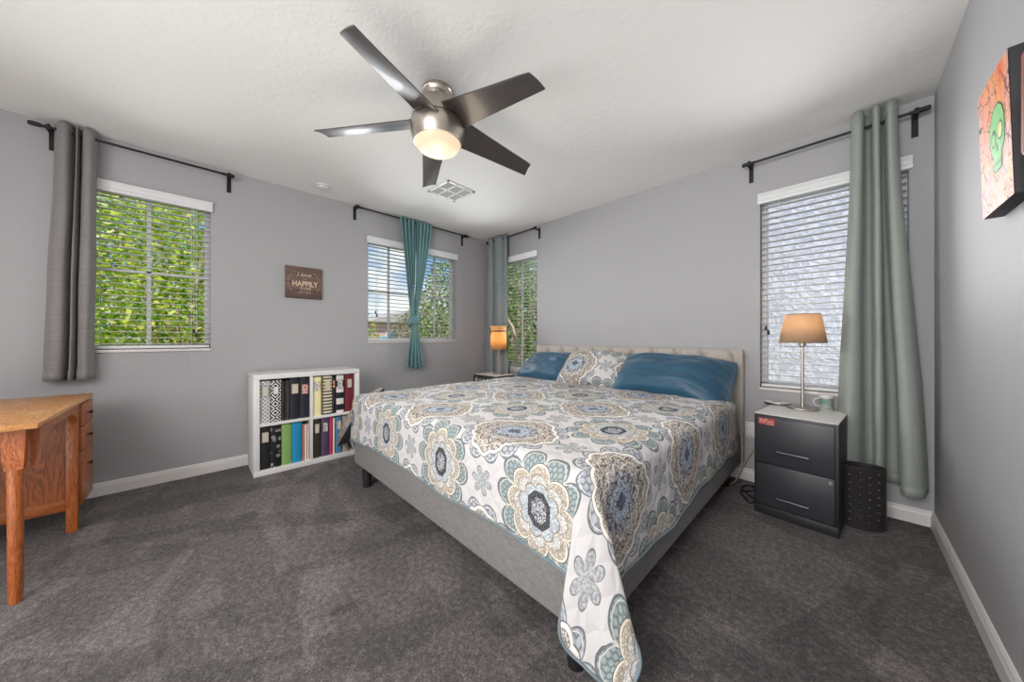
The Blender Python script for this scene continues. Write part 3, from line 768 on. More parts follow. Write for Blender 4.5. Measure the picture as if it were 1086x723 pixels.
binder(0.633, 0.700, ZU, 0.334, FM((22, 24, 38)), 'dark navy binder with a pink label beside the centre divider', M_pinklab, 0.24)
binder(0.726, 0.790, ZU, 0.334, FM((226, 208, 162)), 'cream binder with a gold-framed label in the upper right cube', M_bluelab, 0.255, frm=M_fr_gold, lw=0.7)
binder(0.792, 0.803, ZU, 0.325, FM((92, 92, 58)), 'thin olive album between the cream and the striped binder', name='photo_album')
binder(0.804, 0.876, ZU, 0.336, MB_S, 'cream binder with thin black stripes and a gold-framed label', M_lab, 0.255, frm=M_fr_gold, lw=0.5)
binder(0.878, 0.898, ZU, 0.325, FM((26, 24, 28)), 'thin black album left of the navy and white block print binder', M_pinklab, 0.26, name='photo_album', lh=0.06)
binder(0.900, 0.978, ZU, 0.334, MB_C, 'navy binder with large white blocks on its spine', M_bluelab, 0.255, lw=0.5)
binder(0.980, 1.058, ZU, 0.338, FM((98, 26, 40)), 'maroon binder at the right end of the upper right cube', M_lab, 0.255, lw=0.45)
binder(0.366, 0.432, ZL, 0.330, FM((20, 20, 22)), 'plain black binder with a framed label, left end of the lower left cube', M_lab, 0.25)
binder(0.433, 0.503, ZL, 0.330, MB_F, 'black binder printed with white flowers')
binder(0.505, 0.573, ZL, 0.328, FM((116, 150, 84)), 'leaf green binder in the lower left cube')
binder(0.574, 0.646, ZL, 0.330, FM((20, 126, 166)), 'bright blue binder in the lower left cube')
binder(0.649, 0.664, ZL, 0.305, FM((176, 108, 96)), 'thin salmon album beside the bright blue binder', name='photo_album')
binder(0.665, 0.682, ZL, 0.30, FM((214, 200, 186)), 'thin cream album second left of the lower divider', name='photo_album')
binder(0.683, 0.699, ZL, 0.30, FM((200, 178, 172)), 'thin pale pink album touching the lower divider', name='photo_album')
binder(0.727, 0.787, ZL, 0.328, FM((44, 42, 30)), 'dark olive binder with a beige label in the lower right cube', M_lab, 0.25, lw=0.5)
binder(0.789, 0.853, ZL, 0.330, FM((76, 56, 88)), 'purple binder with a framed label', M_bluelab, 0.25, lw=0.5)
binder(0.855, 0.880, ZL, 0.326, FM((178, 36, 84)), 'thin magenta binder beside the purple one')
binder(0.882, 0.900, ZL, 0.318, FM((206, 196, 178)), 'thin beige album beside the magenta binder', name='photo_album')
binder(0.902, 0.958, ZL, 0.322, FM((62, 112, 150)), 'steel blue binder with a white label behind the leaning cushion', M_lab, 0.25)
binder(0.960, 1.010, ZL, 0.322, FM((150, 136, 118)), 'taupe binder behind the leaning cushion')

M_under = mat('dark_cushion_back', col=(48, 47, 52), rough=0.8)
# cushion wedged between bookcase and bed
cu = pillow('cushion', 'brown patterned cushion wedged between the bookcase and the bed', M_sham2, (-2.935, 1.03, 0.385), 0.66, 0.36, 0.17, R(36), R(0), R(-38), 6.0, 0.0, None, (0, 0), 0.01, M_under)

# ------------------------------------------------------------------ wooden desk
DX0, DX1, DY0, DY1, DZ = -3.25, -2.255, -0.98, -0.445, 0.73
dk = thing('desk', 'old orange-brown oak desk with three drawers at the left edge', 'desk', (-2.75, -0.7, 0))
box(DX0, DX1, DY0, DY1, DZ - 0.024, DZ).build('desk_top', M_oak_top, dk, bevel=0.004)
zt = DZ - 0.024
for y in (-0.515, -0.91):
    l = MB()
    l.lathe([(0.001, 0.0), (0.0165, 0.0), (0.0185, 0.02), (0.0195, 0.3), (0.021, 0.545), (0.021, 0.56), (0.001, 0.56)], (-2.34, y, 0), 24)
    for (h0, h1, a, b_) in ((0.54, 0.58, 0.022, 0.025), (0.58, zt, 0.025, 0.029)):
        vs = [(-2.34 + sx * q, y + sy * q, z) for z, q in ((h0, a), (h1, b_)) for sx, sy in ((-1, -1), (1, -1), (1, 1), (-1, 1))]
        l.add(vs, [(3, 2, 1, 0), (4, 5, 6, 7)] + [(i, (i + 1) % 4, (i + 1) % 4 + 4, i + 4) for i in range(4)])
    l.build('leg', M_oak_z, dk, smooth='auto')
def arch(p0, p1, zl, zr, zm):
    pts = [(p0, zt), (p0, zl)]
    n_ = 8
    pts += [(p0 + (p1 - p0) * 0.36 * (1 - math.cos(PI / 2 * k / n_)), zl + (zm - zl) * math.sin(PI / 2 * k / n_)) for k in range(1, n_ + 1)]
    pts += [(p1 - (p1 - p0) * 0.22 * (1 - math.cos(PI / 2 * k / n_)), zr + (zm - zr) * math.sin(PI / 2 * k / n_)) for k in range(n_, 0, -1)]
    return pts + [(p1, zr), (p1, zt)]
MB().prism(arch(-2.365, -2.965, 0.53, 0.59, 0.664), lambda p, q, dd: (p, dd, q), -0.462, -0.486).build('arched_apron', M_oak_x, dk)
MB().prism(arch(-0.558, -0.868, 0.57, 0.57, 0.655), lambda p, q, dd: (dd, p, q), -2.325, -2.347).build('arched_apron', M_oak_top, dk)
MB().prism(arch(-2.385, -2.965, 0.56, 0.60, 0.668), lambda p, q, dd: (p, dd, q), -0.915, -0.937).build('arched_apron', M_oak_x, dk)
cs = MB()
cs.box(-3.268, -2.985, -0.93, -0.468, 0.126, zt); cs.build('drawer_case', M_oak_y, dk)
for x, yy in ((-3.0, (-0.50, -0.94)), (-3.24, (-0.94,))):
    for y in yy: box(x, x + 0.036, y, y + 0.04, 0.0, zt).build('corner_post', M_oak_z, dk, bevel=0.004)
box(-2.986, -2.974, -0.90, -0.50, 0.185, zt).build('side_panel', M_oak_burl, dk)
box(-2.988, -2.966, -0.90, -0.50, 0.126, 0.185).build('bottom_rail', M_oak_y, dk, bevel=0.003)
for z0, z1 in ((0.572, 0.694), (0.436, 0.566), (0.130, 0.430)):
    dr = box(-3.266, -3.001, -0.472, -0.449, z0, z1).build('drawer', M_oak_x, dk, bevel=0.004)
    zc = z1 - min(0.062, (z1 - z0) / 2)
    if z1 < 0.5: zc = 0.335
    k = MB().tube([(-3.12, -0.450, zc), (-3.12, -0.441, zc), (-3.12, -0.437, zc), (-3.12, -0.430, zc), (-3.12, -0.427, zc)], [0.005, 0.004, 0.009, 0.010, 0.005], 14)
    k.build('knob', mat('dark_wood_knob', col=(84, 36, 20), rough=0.3), dr, smooth='auto')

# ------------------------------------------------------------------ filing cabinet and the things on it
M_cab = mat('charcoal_enamel', lambda g: dict(color=lin((50, 50, 56)), bump=(g.noise(g.co(), 300, 2), 0.08, 0.001)), rough=0.42)
M_cab2 = mat('charcoal_enamel_edge', col=(38, 38, 42), rough=0.45)
M_grab = mat('grey_metal_pull', col=(112, 112, 118), rough=0.35, metal=0.7)
fc = thing('filing_cabinet', 'dark grey two-drawer filing cabinet with a white top', 'filing cabinet', (-0.205, 2.469, 0), R(-5.2))
CW, CD, CH = 0.186, 0.475, 0.605
MB().box(-CW, CW, 0, CD, 0.055, CH).build('body', M_cab2, fc, bevel=0.003, local=True)
MB().box(-CW, CW, -0.004, CD, 0.0, 0.055).build('plinth', M_cab2, fc, bevel=0.003, local=True)
MB().box(-CW + 0.002, CW - 0.002, 0.001, CD - 0.002, CH, CH + 0.004).build('white_top', M_white, fc, local=True)['label'] = 'white top'
def cab_drawer(z0, z1, hz):
    dd = MB().box(-CW + 0.014, CW - 0.014, -0.016, 0.002, z0, z1).build('drawer', M_cab, fc, bevel=0.004, local=True)
    h = MB()
    pts = catmull([(-0.068, -0.014, hz), (-0.066, -0.034, hz), (-0.058, -0.038, hz), (0.058, -0.038, hz), (0.066, -0.034, hz), (0.068, -0.014, hz)], 5)
    h.tube(pts, 0.0055, 10); h.build('handle', M_grab, dd, smooth='auto', local=True)
    return dd
cab_drawer(0.064, 0.312, 0.128)
up = cab_drawer(0.320, 0.592, 0.402)
lk = MB().tube([(CW - 0.030, -0.015, 0.288), (CW - 0.030, -0.020, 0.288), (CW - 0.030, -0.022, 0.288)], [0.011, 0.011, 0.009], 18)
lk.box(CW - 0.031, CW - 0.029, -0.0235, -0.021, 0.282, 0.294); lk.build('lock', M_nickel, fc, smooth='auto', local=True)
M_red = mat('red_sticker', col=(176, 66, 62), rough=0.5)
M_stw = mat('pale_sticker_print', col=(214, 178, 160), rough=0.5)
sk = MB(); x0 = -CW + 0.026
sk.box(x0, x0 + 0.078, -0.0175, -0.0158, 0.548, 0.586)
so = sk.build('sticker', M_red, up, local=True)
pr = MB()      # the pale zigzag lettering on it, too small to read
for k, (a, z0, z1) in enumerate([(0.006, .558, .580), (0.013, .562, .582), (0.021, .556, .575), (0.029, .560, .580), (0.037, .566, .584), (0.046, .554, .570), (0.056, .558, .576), (0.066, .552, .572)]):
    pr.box(x0 + a, x0 + a + 0.003, -0.0182, -0.0174, z0, z1)
    pr.box(x0 + a, x0 + a + 0.006, -0.0182, -0.0174, z1 - 0.003, z1) if k % 2 else pr.box(x0 + a, x0 + a + 0.006, -0.0182, -0.0174, z0, z0 + 0.003)
pr.box(x0 + 0.034, x0 + 0.074, -0.0182, -0.0174, 0.5505, 0.5525)
pr.build('sticker_print', M_stw, so, local=True)

CT = CH + 0.004
M_shade = mat('tan_lamp_shade', lambda g: dict(color=g.mix(g.noise(g.scale(g.co(), (60, 60, 300)), 1, 2), lin((206, 178, 146)), lin((220, 194, 164)))), rough=0.8, trans=0.5)
def lamp_light(parent_loc, z, power, col=(1.0, 0.83, 0.62), r=0.035, name='lamp_bulb_light'):
    l = bpy.data.lights.new(name, 'POINT'); l.energy = power; l.color = col; l.shadow_soft_size = r
    o = bpy.data.objects.new(name, l); COL.objects.link(o); o.location = (parent_loc[0], parent_loc[1], z)
    return o
lx, ly = -0.190, 2.83
tl = thing('table_lamp', 'slim nickel table lamp with a tan tapered shade on the filing cabinet', 'lamp', (lx, ly, CT), 0, 'bedside table lamps')
MB().lathe([(0.001, 0), (0.079, 0), (0.082, 0.004), (0.080, 0.009), (0.04, 0.014), (0.012, 0.018), (0.001, 0.018)], (lx, ly, CT), 40).build('base', M_nickel, tl, smooth='auto')
MB().lathe([(0.010, 0.015), (0.0085, 0.03), (0.0075, 0.40), (0.012, 0.405), (0.018, 0.41), (0.019, 0.445), (0.001, 0.445)], (lx, ly, CT), 20).build('pole', M_nickel, tl, smooth='auto')
shd = MB().lathe([(0.118, 1.040), (0.089, 1.222)], (lx, ly, 0), 48); o = shd.build('lamp_shade', M_shade, tl, smooth=True); thick(o, 0.002)
rim = MB()
for r_, z_ in ((0.118, 1.040), (0.089, 1.222)): rim.tube([(lx + r_ * math.cos(q), ly + r_ * math.sin(q), z_) for q in [2 * PI * i / 40 for i in range(40)]], 0.0022, 6, closed=True)
rim.build('shade_rim', mat('brown_shade_trim', col=(120, 88, 60), rough=0.7), o, smooth=True)
M_bulb = mat('glowing_bulb', col=(255, 240, 210), emit=((255, 214, 150), 4.0))
MB().lathe([(0.010, 0), (0.014, 0.02), (0.028, 0.055), (0.024, 0.085), (0.001, 0.097)], (lx, ly, CT + 0.445), 18).build('bulb', M_bulb, tl, smooth=True)
lamp_light((lx, ly), 1.165, 1.2)

# small oval clock-like device
ox, oy = -0.325, 2.885
od = thing('alarm_device', 'flat oval white device with a dark side on the filing cabinet', 'device', (ox, oy, CT))
MB().lathe([(0.001, 0), (0.070, 0), (0.073, 0.006), (0.070, 0.016), (0.001, 0.016)], (ox, oy, CT), 40, 0, 1, 0.66).build('base', M_grab, od, smooth='auto')
MB().lathe([(0.070, 0.0162), (0.068, 0.020), (0.001, 0.021)], (ox, oy, CT), 40, 0, 1, 0.66).build('top_cover', M_white, od, smooth='auto')
MB().lathe([(0.026, 0.0205), (0.024, 0.0225), (0.001, 0.0225)], (ox, oy, CT), 24, 0, 1.2, 0.5).build('button', M_grab, od, smooth='auto')
# handled glass jar
jx, jy = -0.083, 2.895
M_teal_label = mat('teal_jar_label', col=(112, 150, 138), rough=0.5)
M_jar = mat('pale_frosted_glass', col=(196, 204, 200), rough=0.25, trans=0.4)
j = thing('jar', 'small frosted jar with a teal label and white lid on the filing cabinet', 'jar', (jx, jy, CT))
MB().lathe([(0.001, 0), (0.036, 0), (0.037, 0.010), (0.030, 0.016), (0.028, 0.075), (0.030, 0.080), (0.001, 0.08)], (jx, jy, CT), 28).build('glass_body', M_jar, j, smooth='auto')
lb = MB(); n_ = 12
lb.grid(lambda u, v: (jx + 0.0292 * math.cos(R(200 + 95 * u)), jy + 0.0292 * math.sin(R(200 + 95 * u)), CT + 0.020 + 0.05 * v), n_, 1); lb.build('label', M_teal_label, j, smooth=True)
MB().lathe([(0.001, 0.076), (0.034, 0.076), (0.037, 0.082), (0.037, 0.092), (0.026, 0.101), (0.001, 0.102)], (jx, jy, CT), 28).build('lid', M_white, j, smooth='auto')
MB().tube(catmull([(jx - 0.028, jy - 0.006, CT + 0.070), (jx - 0.050, jy - 0.010, CT + 0.066), (jx - 0.056, jy - 0.011, CT + 0.045), (jx - 0.048, jy - 0.010, CT + 0.026), (jx - 0.028, jy - 0.006, CT + 0.020)], 6), 0.004, 8).build('handle', M_white, j, smooth=True)

# waste bin with raised dots
bxn, byn = 0.066, 2.715
M_bin = mat('black_bin_metal', col=(58, 55, 59), rough=0.4, metal=0.3)
wb = thing('waste_bin', 'slim oval black waste bin with raised dots beside the filing cabinet', 'bin', (bxn, byn, 0), R(14))
def ell(r, a): return (0.100 * r * math.cos(a), 0.062 * r * math.sin(a))
prof = [(0.90, 0.0), (0.92, 0.01), (0.97, 0.33), (1.0, 0.335), (1.0, 0.345), (0.94, 0.346), (0.93, 0.33), (0.87, 0.02), (0.01, 0.02)]
b = MB(); n_ = 48
vs = [ell(r_, 2 * PI * k / n_) + (z_,) for r_, z_ in prof for k in range(n_)]
b.add(vs, [(i * n_ + k, i * n_ + (k + 1) % n_, (i + 1) * n_ + (k + 1) % n_, (i + 1) * n_ + k) for i in range(len(prof) - 1) for k in range(n_)])
b.build('bin_body', M_bin, wb, smooth='auto', local=True)
dt = MB()
for c_ in (-128, -101, -78, -52, 52, 78, 101, 128):
    for r_ in range(7):
        a = R(c_); z = 0.045 + r_ * 0.042 + (0.02 if c_ in (-101, -52, 78, 128) else 0)
        rr = 0.93 + 0.04 * z / 0.33; x, y = ell(rr, a); nx, ny = math.cos(a) / 0.100, math.sin(a) / 0.062; l_ = math.hypot(nx, ny); nx /= l_; ny /= l_
        q = [Vector((x, y, z)), ]
        u = Vector((-ny, nx, 0)); w = Vector((0, 0, 1)); nn = Vector((nx, ny, 0))
        rings = [(0.0105, -0.001), (0.009, 0.004), (0.005, 0.007), (0.0005, 0.008)]
        vs = [Vector((x, y, z)) + (u * math.cos(2 * PI * k / 10) + w * math.sin(2 * PI * k / 10)) * rg + nn * hh for rg, hh in rings for k in range(10)]
        dt.add(vs, [(i * 10 + k, i * 10 + (k + 1) % 10, (i + 1) * 10 + (k + 1) % 10, (i + 1) * 10 + k) for i in range(3) for k in range(10)])
dt.build('raised_dots', M_bin, wb, smooth=True, local=True)
for a in (R(-165), R(-15)):
    x, y = ell(0.955, a); MB().box(x - 0.004, x + 0.004, y - 0.004, y + 0.004, 0.004, 0.340).build('side_strip', M_bin, wb, bevel=0.002, local=True)

# outlet, cords
ot = thing('wall_outlet', 'white outlet plate on the back wall between bed and filing cabinet', 'outlet', (-0.49, YB, 0.385))
box(-0.525, -0.455, YB - 0.006, YB, 0.328, 0.442).build('plate', M_trim, ot, bevel=0.003)
for z in (0.362, 0.408): box(-0.507, -0.473, YB - 0.008, YB - 0.005, z - 0.014, z + 0.014).build('socket', M_vinyl, ot, bevel=0.003)
tag(MB().tube(catmull([(-0.44, 2.965, 0.45), (-0.43, 2.955, 0.36), (-0.455, 2.945, 0.27), (-0.50, 2.94, 0.19), (-0.535, 2.90, 0.10), (-0.56, 2.86, 0.02), (-0.58, 2.80, 0.006)], 8), 0.004, 8).build('lamp_cord', mat('cream_cord', col=(190, 172, 146), rough=0.5), smooth=True, at=(-0.5, 2.9, 0)), 'cream lamp cord drooping down the wall behind the filing cabinet', 'cord')
tag(MB().tube(catmull([(-0.33, 2.93, 0.006), (-0.40, 2.85, 0.008), (-0.47, 2.80, 0.03), (-0.50, 2.74, 0.025), (-0.46, 2.69, 0.008), (-0.42, 2.66, 0.006), (-0.41, 2.60, 0.006), (-0.43, 2.57, 0.006), (-0.47, 2.62, 0.014), (-0.50, 2.70, 0.012), (-0.45, 2.78, 0.006), (-0.36, 2.96, 0.006)], 8), 0.005, 8).build('power_cord', M_dark, smooth=True, at=(-0.42, 2.75, 0)), 'black power cord coiled on the carpet beside the filing cabinet', 'cord')

# ------------------------------------------------------------------ nightstand and lamp in the corner
M_ns = mat('dark_nightstand_paint', col=(52, 50, 50), rough=0.5)
M_decal = mat('pale_flower_print', col=(168, 168, 166), rough=0.6)
ns = thing('nightstand', 'dark nightstand with white top and flower print in the far corner', 'nightstand', (-3.085, 2.69, 0))
NX0, NX1, NY0, NY1, NH = -3.30, -2.87, 2.545, 2.845, 0.62
box(NX0, NX1, NY0, NY1, 0.05, NH - 0.006).build('body', M_ns, ns, bevel=0.003)
box(NX0 + 0.004, NX1 - 0.004, NY0 + 0.004, NY1 - 0.004, NH - 0.006, NH).build('white_top', M_white, ns)
for x in (NX0, NX1 - 0.04):
    for y in (NY0, NY1 - 0.04): box(x, x + 0.04, y, y + 0.04, 0, 0.05).build('foot', M_ns, ns)
for z0, z1 in ((0.335, 0.595), (0.07, 0.325)):
    dr = box(NX0 + 0.012, NX1 - 0.012, NY0 - 0.014, NY0, z0, z1).build('drawer', M_ns, ns, bevel=0.003)
    MB().tube(catmull([(-3.14, NY0 - 0.013, z1 - 0.1), (-3.13, NY0 - 0.034, z1 - 0.1), (-3.04, NY0 - 0.034, z1 - 0.1), (-3.03, NY0 - 0.013, z1 - 0.1)], 5), 0.005, 8).build('handle', M_grab, dr, smooth=True)
    fl = MB()
    for cx, r0 in ((-3.225, 0.034), (-3.15, 0.026), (-3.085, 0.030), (-3.005, 0.036), (-2.935, 0.028)):
        n_ = 40; cz = z1 - 0.045
        poly = [(cx + (r0 * (0.62 + 0.38 * abs(math.cos(2.5 * 2 * PI * k / n_)))) * math.cos(2 * PI * k / n_), cz + (r0 * (0.62 + 0.38 * abs(math.cos(2.5 * 2 * PI * k / n_)))) * math.sin(2 * PI * k / n_)) for k in range(n_)]
        fl.prism(poly, lambda p, q, dd: (p, dd, q), NY0 - 0.0152, NY0 - 0.0138)
    fl.build('flower_print', M_decal, dr)
lx2, ly2 = -3.03, 2.73
M_shade2 = mat('amber_lamp_shade', lambda g: dict(color=g.mix(g.noise(g.scale(g.co(), (60, 60, 10)), 1, 3), lin((230, 190, 134)), lin((238, 202, 150)))), rough=0.8, trans=0.6)
t2 = thing('table_lamp', 'table lamp with a glowing orange drum shade on the corner nightstand', 'lamp', (lx2, ly2, NH), 0, 'bedside table lamps')
MB().lathe([(0.001, 0), (0.078, 0), (0.080, 0.006), (0.075, 0.011), (0.012, 0.014), (0.001, 0.014)], (lx2, ly2, NH), 32).build('base', M_nickel, t2, smooth='auto')
MB().lathe([(0.008, 0.012), (0.007, 0.34), (0.001, 0.34)], (lx2, ly2, NH), 14).build('pole', M_nickel, t2, smooth='auto')
o = MB().lathe([(0.098, 0.928), (0.098, 1.222)], (lx2, ly2, 0), 40).build('lamp_shade', M_shade2, t2, smooth=True); thick(o, 0.002)
tr = MB().lathe([(0.0995, 1.150), (0.1005, 1.152), (0.1005, 1.162), (0.0995, 1.164)], (lx2, ly2, 0), 40)
a = R(-128); bx2, by2 = lx2 + 0.103 * math.cos(a), ly2 + 0.103 * math.sin(a)
tr.box(bx2 - 0.008, bx2 + 0.008, by2 - 0.006, by2 + 0.006, 1.115, 1.195)
tr.build('shade_band', mat('dark_leather_band', col=(60, 42, 30), rough=0.6), o, smooth='auto')
MB().lathe([(0.010, 0.33), (0.014, 0.35), (0.028, 0.385), (0.024, 0.415), (0.001, 0.427)], (lx2, ly2, NH), 18).build('bulb', M_bulb, t2, smooth=True)
lamp_light((lx2, ly2), 1.075, 2.4)

# ------------------------------------------------------------------ ceiling fan
FX, FY = -1.585, 0.972
M_blade = mat('espresso_blade', lambda g: dict(color=g.mix(g.noise(g.scale(g.co(), (6, 60, 60)), 1, 3), lin((38, 31, 31)), lin((52, 42, 40)))), rough=0.34, coat=0.15, spec=0.9)
fan = thing('ceiling_fan', 'brushed nickel ceiling fan with five dark blades and a lit bowl', 'ceiling fan', (FX, FY, H))
MB().lathe([(0.001, 0), (0.088, 0), (0.088, -0.012), (0.080, -0.020), (0.078, -0.034), (0.068, -0.042), (0.060, -0.060), (0.056, -0.072), (0.001, -0.072)], (FX, FY, H), 44).build('canopy', M_nickel, fan, smooth='auto')
MB().lathe([(0.001, -0.066), (0.085, -0.066), (0.112, -0.074), (0.130, -0.092), (0.138, -0.120), (0.143, -0.178), (0.001, -0.178)], (FX, FY, H), 48).build('motor_housing', M_nickel, fan, smooth='auto')
MB().lathe([(0.141, -0.177), (0.1425, -0.178), (0.1425, -0.186), (0.141, -0.187)], (FX, FY, H), 48).build('blade_slot_band', M_dark, fan, smooth='auto')
MB().lathe([(0.001, -0.185), (0.145, -0.185), (0.149, -0.193), (0.149, -0.218), (0.142, -0.255), (0.130, -0.288), (0.122, -0.290), (0.001, -0.290)], (FX, FY, H), 48).build('light_housing', M_nickel, fan, smooth='auto')
M_bowl = mat('lit_frosted_glass', lambda g: dict(color=lin((130, 120, 108))), rough=0.4, emit=((255, 224, 186), 0.80))
MB().lathe([(0.127, -0.284), (0.122, -0.300), (0.108, -0.318), (0.080, -0.334), (0.045, -0.343), (0.001, -0.346)], (FX, FY, H), 48).build('light_bowl', M_bowl, fan, smooth=True)
def blade():
    m = MB(); L0, L1 = 0.09, 0.645; n_ = 26
    def f(u, v, s):
        r = L0 + (L1 - L0) * u
        w = 0.088 - 0.040 * u ** 0.8
        tip = 0.028 * (v - 0.5) * ease((u - 0.9) / 0.1)
        pitch = R(20 - 6 * u)
        y = (v - 0.5) * 2 * w; z = -(y * math.sin(pitch)) + s * 0.0035 + 0.006 * (1 - (2 * v - 1) ** 2)
        return (r + tip, y * math.cos(pitch), z - 0.060 * u)
    m.grid(lambda u, v: f(u, v, 1), n_, 8); m.grid(lambda u, v: f(u, v, -1), n_, 8)
    rim_ = [(u / n_, 0) for u in range(n_ + 1)] + [(1, v / 8) for v in range(1, 9)] + [(u / n_, 1) for u in range(n_ - 1, -1, -1)]
    N_ = len(rim_); m.add([f(u, v, 1) for u, v in rim_] + [f(u, v, -1) for u, v in rim_], [(i, i + 1, i + 1 + N_, i + N_) for i in range(N_ - 1)])
    return m
b0 = None
for k in range(5):
    if b0 is None:
        b0 = blade().build('blade', M_blade, fan, smooth='auto', local=True); o = b0
    else:
        o = b0.copy(); COL.objects.link(o); o.parent = fan
    o.location = (0, 0, -0.176); o.rotation_euler = (0, 0, R(10 + 72 * k))
fl = lamp_light((FX, FY), H - 0.44, 2.5, (1.0, 0.86, 0.68), 0.11, 'fan_bowl_light')
dl = bpy.data.lights.new('fan_down_light', 'AREA'); dl.shape = 'DISK'; dl.size = 0.22; dl.energy = 6; dl.color = (1.0, 0.94, 0.86)
do = bpy.data.objects.new('fan_down_light', dl); COL.objects.link(do); do.location = (FX, FY, H - 0.352)

# ceiling vent, smoke detector
vt = thing('air_vent', 'white square air vent with six grille panels in the ceiling', 'air vent', (-2.56, 1.715, H), R(3))
vf = MB(); h_ = 0.155
M_vdark = mat('grey_vent_inside', col=(120, 120, 120), rough=0.7)
for a in ((-h_, h_, -h_, -h_ + 0.022), (-h_, h_, h_ - 0.022, h_), (-h_, -h_ + 0.022, -h_, h_), (h_ - 0.022, h_, -h_, h_), (-0.006, 0.006, -h_, h_), (-h_, h_, -0.056, -0.046), (-h_, h_, 0.046, 0.056)):
    vf.box(a[0], a[1], a[2], a[3], -0.010, 0)
vf.build('vent_frame', M_white, vt, local=True)
MB().box(-h_ + 0.01, h_ - 0.01, -h_ + 0.01, h_ - 0.01, -0.0015, -0.0005).build('backing', M_vdark, vt, local=True)
lv = MB()
for k in range(22):
    y = -h_ + 0.026 + k * 0.0122
    lv.add([(-h_ + 0.02, y, -0.002), (h_ - 0.02, y, -0.002), (h_ - 0.02, y + 0.007, -0.008), (-h_ + 0.02, y + 0.007, -0.008)], [(0, 1, 2, 3)])
lv.build('louvers', mat('vent_louver', col=(176, 176, 175), rough=0.5), vt, local=True)
sd = thing('smoke_detector', 'small white round smoke detector on the ceiling near left wall', 'smoke detector', (-3.28, 0.83, H))
MB().lathe([(0.001, 0), (0.055, 0), (0.055, -0.012), (0.050, -0.026), (0.034, -0.032), (0.001, -0.032)], (-3.28, 0.83, H), 32).build('cover', M_white, sd, smooth='auto')
MB().lathe([(0.056, -0.013), (0.0565, -0.015), (0.055, -0.017)], (-3.28, 0.83, H), 32).build('vent_ring', M_vdark, sd, smooth=True)

# ------------------------------------------------------------------ wooden sign with lettering
def m_board(g):
    x, y, z = g.sep(g.co()); pl = (z * 13.7).floor()
    gr = g.noise(g.scale(g.xyz(x, y + pl * 3.7, z), (1, 5, 70)), 1, 5, 0.65); tone = g.noise(g.xyz(pl * 4.3, 0.2), 1.3, 0)
    c = g.ramp(gr * 0.6 + tone * 0.4, (0.3, lin((62, 50, 48))), (0.5, lin((102, 82, 74))), (0.7, lin((132, 108, 96))))
    gap = ((z * 13.7).fract() < 0.05); c = g.mix(gap, c, lin((46, 38, 36)))
    return dict(color=c, bump=(gr, 0.2, 0.003))
M_board = mat('weathered_plank_board', m_board, rough=0.8)
M_let = mat('cream_lettering', col=(214, 188, 164), rough=0.7)
M_let2 = mat('faded_lettering', col=(168, 146, 130), rough=0.7)
sg = thing('wall_sign', 'brown plank sign reading happily ever after on the left wall', 'sign', (XL, 0.734, 1.44))
box(XL, XL + 0.022, 0.588, 0.880, 1.440, 1.728).build('board', M_board, sg, bevel=0.002)
def text(s_, size, y, z, m, shear=0.0, sx=1.0, space=1.0, bold=0.0):
    cu_ = bpy.data.curves.new('txt', 'FONT'); cu_.body = s_; cu_.size = size; cu_.align_x = 'CENTER'; cu_.shear = shear; cu_.extrude = 0.0008; cu_.space_character = space; cu_.offset = bold
    tmp = bpy.data.objects.new('txt', cu_); COL.objects.link(tmp)
    dg = bpy.context.evaluated_depsgraph_get(); me = bpy.data.meshes.new_from_object(tmp.evaluated_get(dg))
    bpy.data.objects.remove(tmp)
    me.transform(Matrix.Scale(sx, 4, (1, 0, 0)))
    me.transform(Matrix(((0, 0, 1, XL + 0.0228), (1, 0, 0, y), (0, 1, 0, z), (0, 0, 0, 1))))
    me.transform(Matrix.Translation(-wloc(sg)))
    me.materials.clear(); me.materials.append(m)
    o = bpy.data.objects.new('lettering', me); COL.objects.link(o); o.parent = sg
    return o
text('I love', 0.052, 0.730, 1.640, M_let, 0.35)
text('our', 0.022, 0.735, 1.612, M_let2, 0.2)
text('HAPPILY', 0.070, 0.740, 1.550, M_let, 0, 0.78, 1.0, 0.0015)
text('EVER', 0.034, 0.745, 1.516, M_let, 0, 1.0, 1.25)
text('AFTER', 0.034, 0.738, 1.482, M_let2, 0, 1.0, 1.05)
wr = MB()
for s_ in (-1, 1):
    for k in range(7):
        a = R(90 + s_ * (38 + k * 14)); yy, zz = 0.735 + 0.122 * math.cos(a), 1.582 + 0.112 * math.sin(a)
        for t_ in (-0.5, 0.5):
            aa = a + s_ * 0.5 + t_; q = [(0, 0), (0.008, 0.004), (0.019, 0), (0.008, -0.004)]
            wr.prism([(yy + p * math.cos(aa) - r_ * math.sin(aa), zz + p * math.sin(aa) + r_ * math.cos(aa)) for p, r_ in q], lambda p, r_, dd: (dd, p, r_), XL + 0.0218, XL + 0.0228)
wr.build('leaf_wreath', mat('faint_wreath_print', col=(140, 120, 108), rough=0.8), sg)

